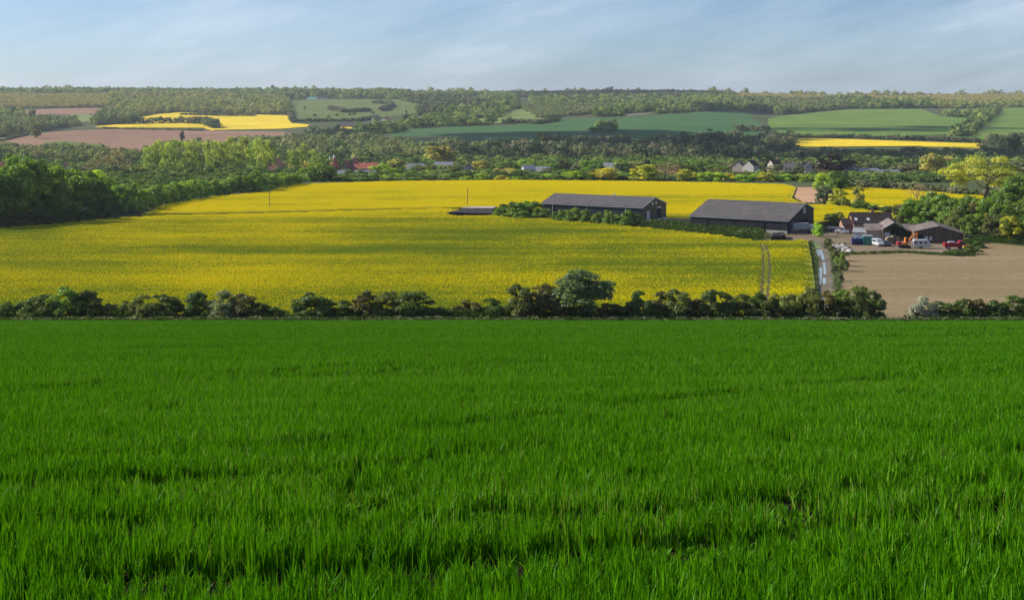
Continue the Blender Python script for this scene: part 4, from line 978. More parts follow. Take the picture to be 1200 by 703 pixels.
# excavator
o = vroot('excavator', 'orange excavator with red counterweight and raised boom before the old barn', 'excavator', 1060, 291, R(3))
for s in (-1, 1):
    t = MB().prism([(-1.4,.12),(-1.2,0),(1.2,0),(1.4,.12),(1.5,.4),(1.35,.7),(-1.35,.7),(-1.5,.4)], s*.75-.2, s*.75+.2, 'y').build('track', M['rubber'], o)
MB().tube((0,0,.65), (0,0,.95), .6, .6, 14).build('turntable', M['cardark'], o)
MB().box((-.2,0,1.25), (2.0,1.8,.65), bev=.08).build('upper_body', M['orange'], o); MB().prism([(-2.1,.95),(-1.2,.95),(-1.2,1.75),(-1.9,1.75),(-2.1,1.5)], -.9, .9, 'y').build('counterweight', M['red'], o)
cb = MB().prism([(-.1,1.6),(.95,1.6),(.95,2.1),(.6,2.9),(-.1,2.9)], -.9, .0, 'y').build('cab', M['orange'], o); MB().box((.4,-.92,2.3), (.7,.04,.8)).build('cab_window', M['glass'], cb)
MB().prism([(.7,1.4),(1.0,1.2),(2.4,3.0),(3.7,3.75),(3.65,4.05),(2.2,3.4)], .15, .5, 'y').build('boom', M['orange'], o)
MB().prism([(3.5,4.1),(3.8,4.0),(3.6,2.0),(3.35,1.0),(3.15,1.1),(3.3,2.2)], .18, .46, 'y').build('dipper_arm', M['orange'], o)
MB().prism([(3.1,1.1),(3.5,1.05),(3.45,.35),(2.9,.15),(2.85,.7)], .0, .65, 'y').build('bucket', M['cardark'], o)
MB().tube((1.2,.32,1.7), (2.3,.32,3.0), .07, .07, 8).build('hydraulic_ram', M['steel'], o)
# caravan
o = vroot('caravan', 'white touring caravan parked in front of the weathered barn', 'caravan', 1079, 291.3, R(-2))
MB().prism([(-2.2,.45),(2.2,.45),(2.35,1.3),(2.0,2.2),(1.6,2.4),(-1.6,2.4),(-2.1,2.2),(-2.35,1.3)], -1.05, 1.05, 'y').build('body', M['carwhite'], o)
for xx in (-1.55, -.25, 1.05): wn = MB().box((xx,-1.06,1.65), (.75,.04,.55)).build('window', M['glass'], o)
MB().box((.4,-1.06,.72), (4.2,.03,.12)).build('trim_stripe', M['cargrey'], o); MB().prism([(2.2,.5),(3.4,.5),(3.4,.62),(2.2,.7)], -.15, .15, 'y').build('drawbar', M['palegrey'], o)
for s in (-1, 1): wheel(o, 0, s*.95, .34)
# red lorry
o = vroot('red_lorry', 'red open-backed lorry parked at the corner of the weathered barn', 'lorry', 1118, 292.5, R(-4))
MB().box((0,0,.8), (5.4,1.9,.25)).build('chassis', M['cardark'], o)
MB().prism([(-2.7,.75),(1.2,.75),(1.2,1.95),(.9,1.8),(-2.4,1.8),(-2.7,1.95)], -1.05, 1.05, 'y').build('cargo_bed', M['red'], o)
MB().box((-.7,0,1.95), (1.6,1.2,.35), bev=.1).build('load', M['palegrey'], o)
cb = MB().prism([(1.26,.7),(2.7,.7),(2.75,1.5),(2.4,2.35),(1.26,2.35)], -1.0, 1.0, 'y').build('cab', M['red'], o); MB().box((1.9,-1.01,1.85), (.8,.04,.6)).build('cab_window', M['glass'], cb)
for s in (-1, 1):
    for xx in (-1.6, 1.8): wheel(o, xx, s*.9, .48)
o = vroot('dumper', 'small yellow site dumper beside the red lorry', 'dumper', 1131.5, 293, R(10))
MB().prism([(-.9,.5),(-.1,.5),(-.1,1.2),(-.9,1.0)], -.5, .5, 'y').build('body', M['yellow'], o); MB().prism([(.0,.6),(.8,.6),(1.15,1.4),(.0,1.3)], -.65, .65, 'y').build('skip', M['orange'], o)
MB().box((-.55,0,1.3), (.4,.5,.5)).build('seat', M['cardark'], o)
for s in (-1, 1): wheel(o, .5, s*.6, .38); wheel(o, -.6, s*.5, .3)
# green container, blue covered skips, shed, bales, rubble, tank
o = vroot('shipping_container', 'green steel container beside the two blue skips', 'container', 1016.5, 287, R(-8))
MB().box((0,0,1.25), (2.6,3.4,2.4)).build('box', M['green'], o); MB().box((0,0,2.49), (2.66,3.46,.1)).build('roof_panel', M['whiteroof'], o)
for k in (-.65, .65): MB().box((k,-1.73,1.25), (1.22,.05,2.1)).build('door', M['green'], o)
for k in (-.15, .15): MB().tube((k,-1.78,.3), (k,-1.78,2.2), .03, .03, 6).build('lock_bar', M['steel'], o)
for u, lb in ((1001.5, 'blue round-covered skip, farther from the green container'), (1008, 'blue round-covered skip next to the green container')):
    o = vroot('covered_skip', lb, 'skip', u, 287.0, R(-6), group='blue skips in the yard')
    MB().prism([(-.95,.1),(.95,.1),(1.15,1.2),(-1.15,1.2)], -.8, .8).build('skip_body', M['blue'], o)
    MB().prism([(-1.15,1.22),(1.15,1.22),(.9,1.7),(.4,1.95),(-.4,1.95),(-.9,1.7)], -.82, .82).build('cover', M['blue'], o)
    MB().box((.1,-.5,1.95), (.5,.6,.12)).build('hatch', M['palegrey'], o)
x, d = G(1013, 281)
gable('lean_to_shed', 'pale sheet-roofed shed behind the green container', 'shed', x, d+3.5, R(-20), 4.6, 4.2, [(-2.1,2.0),(1.9,2.9),(2.1,2.85)], 'palegrey', 'whiteroof', .2)
for i, (u, v, r) in enumerate([(1042,286.5,1.05),(1047,286,1.15),(1051.5,286,1.0)]):
    o = vroot('round_bale', ['weathered round straw bale nearest the dark car','weathered round straw bale in the middle of the three','weathered round straw bale nearest the excavator'][i], 'straw bale', u, v, R(-80+8*i), group='bales before the ivy barn')
    MB().tube((-.6,0,r), (.6,0,r), r, r, 20).lathe([(r*.9,0),(r*.5,.05),(.02,.08)], (0,0,0), 4).build('straw', M['straw'], o)
def heap(name, label, cat, poly, h, mat, seed, rough=.25, kind=None, top=.75):
    r = np.random.default_rng(seed); bm = bmesh.new(); cx_, cy_ = np.mean([p[0] for p in poly]), np.mean([p[1] for p in poly])
    rings = []; z0 = float(np.min(Z(np.array([p[0] for p in poly]), np.array([p[1] for p in poly]))))
    P2 = []
    for a, b in zip(poly, poly[1:]+poly[:1]):
        for t in np.linspace(0, 1, 9)[:-1]: P2.append((a[0]+(b[0]-a[0])*t, a[1]+(b[1]-a[1])*t))
    for s, hz in ((1.0, -.3), (.93, .55), (top+.08, .95), (top*.6, 1.0), (.12, 1.02)):
        rings.append([bm.verts.new((cx_+(px-cx_)*s+r.normal()*rough*.4*(s < 1), cy_+(py-cy_)*s+r.normal()*rough*.4*(s < 1), max(hz, -.3)*h+float(Z(px, py))+r.normal()*rough*(.3 if hz > 0 else 0))) for px, py in P2])
    for a, b in zip(rings, rings[1:]):
        for i in range(len(a)): bm.faces.new((a[i], a[(i+1)%len(a)], b[(i+1)%len(a)], b[i]))
    bm.faces.new(rings[-1]); me = bpy.data.meshes.new(name); bmesh.ops.recalc_face_normals(bm, faces=bm.faces[:]); bm.to_mesh(me); bm.free(); me.materials.append(M[mat]); return tag(obj(name, me), label, cat)
heap('manure_heap', 'flat-topped black-brown manure heap at the edge of the rape', 'manure heap', GL([(522,253.8),(583,255),(576,248.5),(545,248)]), 1.5, 'muck', 1, .18, top=.9)
sheet('concrete_pad', GL([(540,246.4),(578,246.8),(582,244.6),(548,244.2)]), .9, (4, 4), M['concrete'])
heap('spoil_heap', 'low brown heap of soil at the black barn yard corner', 'soil heap', GL([(903,283),(921,282),(920,277.5),(905,278)]), 1.5, 'muck', 4, .25)
ch = [(977,291,1.1),(981,289,.8),(984,293,1.3),(988,290,.9),(991,294,1.2),(979,295,.7),(994,291.5,.7),(996,295.5,1.0),(986,297,.9),(983,286,.7),(989,286.5,.6),(992,298,.7)]
labs = row_labels([c[0] for c in ch], ['pale broken concrete lump in the yard rubble']*len(ch), [(970, 'the puddled track'), (999, 'the first blue skip')])
for (u, v, s), lb in zip(ch, labs):
    x, d = G(u, v); mb = MB(); r = np.random.default_rng(int(u)); bmesh.ops.create_icosphere(mb.bm, subdivisions=2, radius=s)
    for vv in mb.bm.verts: vv.co = Vector((vv.co.x*1.3, vv.co.y, vv.co.z*.65))*(1+r.normal()*.14)
    o = mb.build('rubble_lump', M['concrete' if s > .75 else 'straw']); o.location = (x, d, float(Z(x, d))+s*.25); o.rotation_euler = (0,0,r.uniform(0, 6)); tag(o, lb, 'rubble', 'rubble beside the yard')
o = vroot('water_tank', 'pale grey caged water tank beside the long barn doorway', 'tank', 778.5, 259.5, R(-30)); MB().box((0,0,.75), (1.3,1.3,1.2), bev=.1).build('tank', M['palegrey'], o); MB().box((0,0,.1), (1.4,1.4,.16)).build('pallet', M['polewood'], o)

# ------------------------------------------------------------------ village in the valley
def village(name, label, cat, u, d, vr, w, dep, rz, eave, wall, roof, group=None, wins=3, chim=1):
    """vr = picture row of the ridge; the building stands on the ground at distance d"""
    x, y = P(u, d); top = EYE-(vr-VH)/F*d; z = float(Z(x, y)); H = max(top-z, eave+1.2); eave = min(eave, H-1.2)
    if top-z > H+.01 or H > 9.5: z = top-9.0; H = 9.0; eave = 5.2
    o, r = gable(name, label, cat, x, y, rz, w, dep, [(-dep/2,H-dep*.42),(0,H),(dep/2,H-dep*.42)], wall, roof, .35, group, z)
    MB().box((0,0,-4), (w*.98,dep*.98,6)).build('footing', M['concrete'], o)
    e = H-dep*.42
    for i in range(wins):
        xx = -w/2+w*(i+.5)/wins
        for zz in ([e-1.2] if e < 4.2 else [e-1.2, e-3.9]):
            wn = on_y(o, 'window', xx, zz, 1.3, 1.3, 'white', dep, t=.1); on_y(o, 'pane', xx, zz, 1.1, 1.1, 'glass', dep, t=.14, parent=wn)
    for k in range(chim): MB().box((w*(.36 if k == 0 else -.36),0,H+.5), (1.0,.8,2.0)).build('chimney', M['brick'], r)
    return o
# oast house: round kilns with white cowls and long red roofs
x, d = P(391.5, 905); zt = float(Z(x, d)); T = lambda v: EYE-(v-VH)/F*905
o = empty('oast_house', (x, d, zt)); tag(o, 'red-roofed oast house with conical kiln and white cowl', 'oast house')
def kiln(cx_, cy_, r, ze, za):
    MB().tube((cx_,cy_,-1), (cx_,cy_,ze), r, r, 24).build('kiln_wall', M['brick'], o)
    k = MB().lathe([(r+.3,ze-.1),(r*.45,ze+(za-ze)*.55),(.55,za)], (cx_,cy_,0), 24).build('kiln_roof', M['tilered'], o)
    MB().lathe([(.62,za),(.75,za+.5),(.15,za+2.4)], (cx_,cy_,0), 12).build('cowl', M['white'], k); MB().box((cx_+.5,cy_,za+1.6), (1.6,.08,.16)).build('cowl_vane', M['white'], k)
ze, za = T(195.5)-zt, T(185.5)-zt
kiln(0, 0, 4.6, ze, za)
def wing(cx_, cy_, w, dep, H, e, rz, roof='tilered'):
    q = MB(); q.prism([(-dep/2,-1),(-dep/2,e),(0,H),(dep/2,e),(dep/2,-1)], -w/2, w/2); a = q.build('wing_wall', M['brick'], o); a.location = (cx_, cy_, 0); a.rotation_euler = (0,0,rz)
    q = MB(); q.prism([(-dep/2-.4,e-.25),(0,H+.02),(dep/2+.4,e-.25),(dep/2+.4,e-.08),(0,H+.2),(-dep/2-.4,e-.08)], -w/2-.3, w/2+.3); b = q.build('wing_roof', M[roof], o); b.location = (cx_, cy_, 0); b.rotation_euler = (0,0,rz)
wing(7.8, 2, 9, 8, T(188.5)-zt, ze-1, R(84)); wing(12, 6, 9, 10, T(186.6)-zt, ze, R(80)); wing(21, 1, 15, 9, T(191)-zt, T(197.5)-zt, R(-4))
for xx in (17, 22, 26): MB().box((xx,-3.9,T(199)-zt), (1.2,.12,1.1)).build('window', M['white'], o)
x, d = P(386.5, 960); zz = float(Z(x, d)); o2 = empty('oast_kiln', (x, d, zz)); tag(o2, 'farther oast kiln, only its white cowl over the roofs', 'oast house')
H2 = EYE-(187.5-VH)/F*960-zz; MB().tube((0,0,-1), (0,0,H2-6), 3.4, 3.4, 20).build('kiln_wall', M['brick'], o2); k = MB().lathe([(3.7,H2-6.1),(1.6,H2-2.4),(.5,H2)], (0,0,0), 20).build('kiln_roof', M['tilered'], o2); MB().lathe([(.55,H2),(.7,H2+.5),(.15,H2+2.3)], (0,0,0), 12).build('cowl', M['white'], k)
GV = 'houses of the valley village'
for a in [
    ('long_shed', 'long low pale-roofed shed below the oast house', 'shed', 418, 850, 200.3, 24, 8, R(-2), 2.6, 'concrete', 'whiteroof', None, 6, 0),
    ('brick_house', 'brick house with pinkish roof between the poplars', 'house', 323, 930, 187.5, 7.5, 8, R(65), 4.5, 'brick', 'tileorange', GV, 2, 1),
    ('flat_shed', 'pale flat-roofed shed right of the oast house', 'shed', 486, 1020, 192, 14, 9, R(3), 3, 'palegrey', 'whiteroof', None, 4, 0),
    ('warehouse', 'broad white-roofed warehouse in the valley trees', 'warehouse', 520, 1040, 190, 14, 16, R(0), 4, 'palegrey', 'whiteroof', None, 3, 0),
    ('brick_house', 'pink-fronted house right of the white-roofed warehouse', 'house', 549, 960, 193.5, 6, 7, R(75), 4.5, 'cream', 'slate', GV, 2, 1),
    ('white_building', 'white building group, left gable, behind the bright bushes', 'house', 619, 960, 193.5, 8, 7, R(20), 4, 'render', 'whiteroof', GV, 3, 0),
    ('white_building', 'white building group, long right range, behind the bright bushes', 'house', 633, 970, 195.5, 14, 7, R(-5), 3, 'render', 'whiteroof', GV, 4, 0),
    ('white_house', 'white-roofed house above the lime trees behind the barn', 'house', 717, 1000, 191, 12, 8, R(-4), 3.4, 'render', 'whiteroof', GV, 3, 1),
    ('village_house', 'grey-gabled house at the left end of the village', 'house', 866, 1000, 189, 7, 8, R(60), 4, 'cream', 'slate', GV, 2, 1),
    ('village_house', 'steep dark-roofed village house before the copper tree', 'house', 880, 980, 188, 8, 9, R(50), 4, 'render', 'tilebrown', GV, 2, 1),
    ('village_house', 'pale village house high on the left of the terrace', 'house', 908, 1040, 187.5, 8, 8, R(25), 4, 'cream', 'tilebrown', GV, 2, 1),
    ('village_house', 'brown-roofed village house with two chimneys', 'house', 926, 1000, 191, 9, 8, R(-10), 4, 'cream', 'slate', GV, 3, 2),
    ('village_house', 'gabled brick village house left of the copper tree', 'house', 941, 985, 190, 7, 8, R(75), 4, 'brick', 'tilebrown', GV, 2, 1),
    ('village_house', 'white gabled village house touching the copper tree', 'house', 949, 975, 190.5, 6, 7, R(80), 4, 'render', 'slate', GV, 2, 1),
    ('white_house', 'white house just right of the dark copper tree', 'house', 996, 960, 194, 8, 7, R(-6), 4, 'render', 'slate', GV, 3, 1),
    ('long_shed', 'grey long shed left of the striped roof hall', 'shed', 1017, 960, 197.5, 14, 8, R(0), 3, 'palegrey', 'whiteroof', None, 4, 0),
    ('long_hall', 'long hall with bluish white roof right of the grey shed', 'hall', 1037, 950, 199, 19, 9, R(2), 3, 'palegrey', 'whiteroof', None, 6, 0),
    ('red_house', 'red-roofed house alone left of the great willow', 'house', 1129, 950, 194, 10, 8, R(-5), 4, 'brick', 'tilered', GV, 3, 2),
    ('white_house', 'white gable among the trees above the left wood', 'house', 76, 1050, 190.5, 5, 8, R(80), 5, 'render', 'tileorange', GV, 1, 0),
    ('red_house', 'red-roofed house at the left picture edge', 'house', 3, 1000, 189.5, 9, 8, R(20), 4, 'render', 'tilered', GV, 3, 1),
    ('red_house', 'faded red roof half buried in the trees above the left wood', 'house', 34, 1060, 190.5, 12, 8, R(-6), 4, 'brick', 'tileorange', GV, 3, 1),
    ('hill_house', 'white house in the hamlet on the far hillside, nearest the cypress', 'house', 441, 2380, 136.2, 14, 9, R(10), 4, 'render', 'slate', 'far hillside houses', 3, 0),
    ('hill_house', 'pale brick house in the hamlet on the far hillside', 'house', 452, 2350, 137.5, 14, 9, R(60), 4, 'cream', 'tileorange', 'far hillside houses', 3, 0),
    ('hill_house', 'house with light roof at the rape corner on the hillside', 'house', 406, 2150, 143.8, 22, 10, R(0), 3, 'cream', 'slate', 'far hillside houses', 3, 0),
    ('hill_house', 'pale house below the dark wheat field', 'house', 517, 1500, 171.5, 10, 8, R(0), 4, 'cream', 'slate', 'far hillside houses', 3, 0),
    ('ridge_shed', 'long teal-roofed shed near the ridge top', 'shed', 366, 3850, 116.6, 30, 16, R(2), 4, 'palegrey', 'tealroof', None, 4, 0),
    ('ridge_shed', 'long pale shed joined on the right of the teal roof', 'shed', 379, 3870, 116.4, 26, 14, R(2), 4, 'palegrey', 'slate', None, 4, 0),
    ('ridge_house', 'white house under the ridge trees, right of the sheds', 'house', 391, 4050, 112.2, 14, 9, R(5), 4, 'render', 'slate', 'ridge houses', 3, 0),
    ('ridge_house', 'pale house at the right end of the ridge pasture', 'house', 411, 4000, 113, 13, 9, R(50), 4, 'cream', 'slate', 'ridge houses', 3, 0)]:
    village(*a)
# ------------------------------------------------------------------ trees of the valley floor
EXC = [(314,330,188,198,925),(384,432,184,199.5,905),(396,438,199,202.5,845),(477,496,191,195,1015),(511,530,189,194,1035),(544,554,193,198,955),(613,644,193,198.5,955),(707,727,190,193.5,995),
       (861,885,188,192,975),(904,955,188,192.8,970),(990,1054,193,201,945),(1119,1138,193,199,945),(71,80,190,195.5,1045),(0,8,189,193,995),(24,44,190,192.5,1055)]
def clear(u, d, vt, w):
    for a, b, t, bt, dd in EXC:
        if d < dd and a-w/2 < u < b+w/2: vt = max(vt, bt)
    return vt
ZONES = [(-60,160,'beyond the wood at the left'),(160,350,'beyond the poplar stand'),(350,470,'by the red oast house'),(470,610,'by the white warehouse'),(610,850,'behind the lime skyline trees'),(850,985,'by the village houses'),(985,1100,'by the long bluish hall'),(1100,1300,'beyond the great willow')]
def zone(u):
    for a, b, p in ZONES:
        if a <= u < b: return p
    return ZONES[-1][2]
PAL = {'l': ['oak','olive','mid','sage','olive','bright','pale'], 'g': ['olive','grey','sage','oak','grey','brown'], 'd': ['grey','deep','dark','olive','brown','grey']}
def valley_row(d0, u0, u1, step, vt0, vj, pal, where, hmin=3.5, dj=18):
    u = u0
    while u < u1:
        uu = u+rng.uniform(-.3, .3)*step; d = d0+rng.uniform(-dj, dj); c = str(rng.choice(PAL[pal(uu) if callable(pal) else pal]))
        vt = (vt0(uu) if callable(vt0) else vt0)+rng.uniform(-vj, vj); w = step*rng.uniform(1.15, 1.75); vt = clear(uu, d, vt, w*.8)
        x, y, h = at_top(uu, d, vt)
        if h >= hmin:
            h = min(h, 19); k = 'bare' if c == 'brown' else ('conifer' if c == 'deep' and rng.random() < .35 else 'tree')
            nm = {'bare': 'tree', 'conifer': 'conifer', 'tree': 'broadleaf tree'}[k]
            plant(k, x, y, h, w/F*d, C[c], f'{WORD[c]} {nm} {where} {zone(uu)}', f'{where} trees {zone(uu)}')
        u += step*rng.uniform(.8, 1.2)
ip = lambda xs, ys: (lambda u: float(np.interp(u, xs, ys)))
valley_row(815, 352, 985, 14, ip([352,440,520,640,985], [203,206,205,205,206]), 2.0, 'l', 'front-row', 3)
valley_row(800, 965, 1100, 12, ip([965,985,1000,1085,1100], [205,203,203,206,208]), 2.0, lambda u: 'g', 'dark belt', 3)
valley_row(765, 1085, 1135, 13, ip([1085,1135], [212,213]), 1.5, 'g', 'low belt', 3)
valley_row(880, 130, 1120, 16, ip([130,300,345,460,620,960,1010,1120], [205,204,199,199,200,200,203,204]), 3, lambda u: 'l' if 330 < u < 640 else 'g', 'second-row', 3.5)
valley_row(1010, -20, 1240, 17, ip([-20,160,340,450,600,700,860,1000,1100,1240], [192,196,190,190,190,190,192,191,191,189]), 3.5, lambda u: 'l' if 340 < u < 760 else 'g', 'village-side', 4)
# single trees that stand out
for k, u, d, vt, w, c, lb in [('conifer',758,930,178.5,13,'deep','dark pointed conifer rising behind the sunlit lime trees'),('tree',976,965,184.5,34,'copper','big round dark copper beech beside the village'),('tree',516,1060,174,32,'pale','broad pale yellow-green tree above the white warehouse'),
                            ('tree',449,860,193,18,'bright','bright green round tree right of the oast house roofs'),('tree',424,1000,179,22,'sage','dusty green tree directly behind the oast house'),('tree',380,880,189,20,'oak','dark round tree hiding the left of the oast house'),
                            ('conifer',391,1010,176.5,14,'grey','grey-green conifer behind the oast house cowl'),('conifer',476,2300,126,9,'deep','dark cypress standing in the far hillside hamlet'),('tree',898,1060,184,20,'deep','very dark tree left of the village terrace'),
                            ('tree',834,1450,154,24,'grey','tall grey-green tree standing up into the dark wheat field'),('tree',635,1560,157,16,'dark','lone dark rounded tree at the foot of the dark wheat'),('tree',214,1620,156,5,'deep','slim dark tree sticking up into the ploughed field'),
                            ('tree',37,2350,127,7,'grey','lone grey tree at the upper ploughed strip'),('tree',41,1800,147,13,'olive','round olive tree at the hedge corner above the plough'),('tree',1188,1420,160,14,'dark','dark round tree at the right end of the yellow strip'),
                            ('bare',138,930,178,34,'brown','big brownish bare tree beyond the left wood'),('bare',112,960,187,30,'brown','lower brownish bare tree beyond the left wood'),('tree',134,905,195,20,'grey','grey-green tree below the big bare tree'),('tree',157,880,196,20,'olive','olive tree at the poplar stand left end'),
                            ('tree',1092,985,181,26,'pale','pale green tree behind the bluish-roofed hall'),('tree',1205,905,190,40,'sage','wide dusty green tree at the right edge behind the copse')]:
    x, y, h = at_top(u, d, vt); plant(k, x, y, max(5, min(h, 24)), w/F*d*1.15, C[c], lb)
# dots of bush on the far pastures
dots = [(369,137),(395,136.5),(410,136),(415,135.5),(385,139),(357,128),(402,129),(437,134)]
labs = row_labels([u for u, _ in dots], ['lone dark bush dotted on the far hillside pasture']*len(dots), [(340, "the pasture's left edge"), (450, 'the hillside hamlet')])
for (u, v), lb in sorted(zip(dots, labs)):
    x, y = G(u, v); plant('tree', x, y, 5, 7, C['dark'], lb, 'bushes on the far pasture')

# ------------------------------------------------------------------ far woods and hedges (masses)
def wood_protos(key, stops, n=6, leaves=260, leaf=.085):
    m = mat_wood_leaf('wood_leaves_'+key, [(a, tuple(min(.5, c*2.7) for c in b)) for a, b in stops], .25); out = []
    for s in range(n):
        V, Fc, rn = crown(9000+s+len(key)*77, leaves, leaf, [roundc, mound, roundc, tall, mound][s % 5], 13, .27, .0, nj=.28)
        out.append(mesh_np('wood_crown', V, Fc, m, rn))
    return out
WP = {'olive': wood_protos('olive', [(.2,(.045,.062,.018)),(.42,(.095,.105,.028)),(.6,(.135,.13,.040)),(.85,(.10,.125,.03))]),
      'green': wood_protos('green', [(.2,(.022,.042,.014)),(.42,(.05,.078,.022)),(.62,(.08,.105,.03)),(.85,(.14,.155,.045))]),
      'grey': wood_protos('grey', [(.2,(.05,.07,.025)),(.45,(.075,.095,.035)),(.62,(.10,.098,.045)),(.85,(.07,.10,.03))]),
      'dark': wood_protos('dark', [(.2,(.022,.038,.018)),(.45,(.045,.058,.028)),(.62,(.075,.07,.042)),(.85,(.06,.085,.03))]),
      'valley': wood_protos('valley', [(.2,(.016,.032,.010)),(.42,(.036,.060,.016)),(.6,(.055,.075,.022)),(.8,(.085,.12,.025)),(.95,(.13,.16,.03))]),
      'gold': wood_protos('gold', [(.2,(.10,.10,.03)),(.45,(.155,.135,.04)),(.62,(.17,.14,.055)),(.85,(.09,.105,.03))])}
def PL(pts): return [tuple(G(u, v)) if v > 0 else P(u, -v) for u, v in pts]
def woods(name, pts, step, hr, pal, label, exclude=(), fill=1.0, wr=(.75,1.15)):
    pl = PL(pts); ex = [PL(e) for e in exclude]
    a = np.array(pl); xs, ys = np.meshgrid(np.arange(a[:,0].min(), a[:,0].max(), step), np.arange(a[:,1].min(), a[:,1].max(), step))
    xs = xs.ravel()+rng.uniform(-.45, .45, xs.size)*step; ys = ys.ravel()+rng.uniform(-.45, .45, ys.size)*step
    k = inside(xs, ys, pl)&(rng.random(xs.size) < fill)
    for e in ex: k &= ~inside(xs, ys, e)
    xs, ys = xs[k], ys[k]; n = len(xs)
    h = rng.uniform(hr[0]*.75, hr[1]*1.25, n)*(.72+.56*vnoise(xs, ys, 60, 5)); w = np.maximum(h*rng.uniform(*wr, n), step*1.2)
    scatter(name, np.stack([xs, ys, Z(xs, ys)-.5], 1), np.stack([w, w, h], 1), rng.uniform(0, 6.28, n), rng.integers(0, len(WP[pal]), n), WP[pal], label, 'wood')
    return n
MEAD = [[(500,113),(560,112.8),(590,118),(540,124),(505,122)],[(600,128.4),(613,128),(631,137),(600,144),(585,140)],[(545,140),(600,137),(640,139),(640,142),(560,146)],[(448,163),(520,161.8),(518,168),(454,170)],[(728,134),(770,131),(775,133),(735,137.2)],[(438,145.8),(477,147),(470,151),(440,149)],
        [(76,136.5),(85,134.4),(110,134.4),(107,142),(95,143.5)],[(1105,128),(1142,128.6),(1140,135),(1105,135.5)],[(398,149.5),(413,148.5),(414,152),(400,152.5)],[(300,110.6),(318,110),(317,112),(300,113)]]
cnt = 0
cnt += woods('distant_wood', [(-260,-4850),(335,-4850),(335,-3950),(-260,-3950)], 14, (11,16), 'green', 'green trees along the left skyline')
cnt += woods('distant_wood', [(-260,-3930),(130,-3930),(128,126),(28,127.8),(-260,128)], 9, (7,9), 'gold', 'even pale coppice above the upper ploughed strip', MEAD)
cnt += woods('distant_wood', [(130,-3930),(335,-3930),(335,118),(340,135),(212,131.6),(180,134.2),(158,138),(126,133),(128,126)], 13, (10,15), 'olive', 'olive spring wood above the far rape', MEAD)
cnt += woods('distant_wood', [(605,-4850),(860,-4800),(860,-4150),(605,-4100)], 13, (9,13), 'dark', 'dark wooded skyline above the dark wheat field')
cnt += woods('distant_wood', [(622,114),(700,112.6),(790,113),(800,121),(720,124),(622,125)], 15, (6,11), 'green', 'scattered small trees over the pale scrub meadow', fill=.28)
cnt += woods('distant_wood', [(606,126),(720,125),(728,131),(650,138),(606,144)], 9, (6,8), 'grey', 'grey-brown coppice above the dark wheat field', MEAD)
cnt += woods('distant_wood', [(800,-4100),(860,-4100),(880,128.6),(856,128.8),(790,133),(728,136.4),(690,138),(728,131),(720,124.5),(800,121.5)], 13, (9,14), 'green', 'green trees edging the top of the dark wheat field', MEAD)
cnt += woods('distant_wood', [(860,-4800),(1500,-4800),(1500,-3650),(860,-3650)], 9, (6,9), 'gold', 'even golden coppice along the right skyline')
cnt += woods('distant_wood', [(860,-3640),(990,-3640),(995,127.8),(960,130.5),(916,135),(880,129.6)], 12, (10,14), 'grey', 'grey-brown wood left of the big light green field')
cnt += woods('distant_wood', [(990,-3640),(1092,-3640),(1088,127.2),(995,127.8)], 13, (11,15), 'green', 'dark green wood at the top of the big light green field')
cnt += woods('distant_wood', [(1092,-3640),(1500,-3640),(1500,124.6),(1166,126),(1142,127.8),(1088,127.2)], 13, (8,13), 'olive', 'olive wood above the right-hand green fields', MEAD, .85)
cnt += woods('distant_wood', [(490,136.5),(516,136),(516,131),(492,131)], 10, (11,15), 'dark', 'dark conifer block right of the hillside hamlet')
cnt += woods('distant_wood', [(940,131.6),(962,130.8),(962,127),(940,128)], 10, (11,14), 'valley', 'clump of dark green trees at the wood edge')
cnt += woods('distant_wood', [(106,147),(150,146.5),(160,143.5),(158,138.3),(126,134)], 11, (11,15), 'grey', 'grey-brown wood clump between ploughed strip and far rape')
cnt += woods('distant_wood', [(-260,164),(0,161),(36,155.5),(92,148),(90,145),(40,144),(-260,148)], 10, (9,13), 'grey', 'wedge of grey-brown wood at the left above the ploughed field')
cnt += woods('distant_wood', [(-260,148),(26,146),(24,133),(-260,133)], 12, (10,15), 'green', 'green trees at the left picture edge above the grey wood', fill=.7)
cnt += woods('valley_wood', [(-260,184),(60,183),(150,188),(200,181),(250,176.5),(345,169.5),(350,166),(395,162),(455,171),(525,181),(600,179),(600,189),(350,189),(130,197),(-260,197)], 10.5, (8,13), 'grey', 'grey-green scrubby valley wood between ploughed field and poplars', MEAD)
cnt += woods('distant_wood', [(480,-4850),(605,-4850),(605,145),(523,148.5),(480,151),(456,157),(415,156),(440,150),(500,143.5),(516,131),(508,119)], 13, (8,13), 'green', 'mixed green woodland on the middle of the far hillside', MEAD, .8)
cnt += woods('distant_wood', [(300,115.5),(335,118),(365,115.8),(470,116.5),(480,120),(480,-4800),(300,-4800)], 15, (11,18), 'green', 'pale trees along the ridge top above the hillside pasture', MEAD, .55)
cnt += woods('distant_wood', [(470,117),(482,121),(502,124),(500,131),(560,131),(560,120)], 12, (12,16), 'dark', 'dark block of wood at the right end of the pasture')
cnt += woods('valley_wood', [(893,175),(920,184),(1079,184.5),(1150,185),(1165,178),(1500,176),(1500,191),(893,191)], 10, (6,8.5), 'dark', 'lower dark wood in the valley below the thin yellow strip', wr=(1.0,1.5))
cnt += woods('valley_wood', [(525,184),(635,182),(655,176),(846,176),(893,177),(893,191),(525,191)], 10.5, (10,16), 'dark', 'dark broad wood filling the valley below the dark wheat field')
cnt += woods('valley_wood', [(893,171),(928,163),(928,176),(920,185),(893,176)], 10, (7,11), 'dark', 'dark trees closing the left end of the thin yellow strip')
cnt += woods('valley_wood', [(1150,175),(1500,172),(1500,163),(1160,165),(1154,170)], 11, (9,14), 'dark', 'dark trees at the right end of the yellow strip', fill=.7)
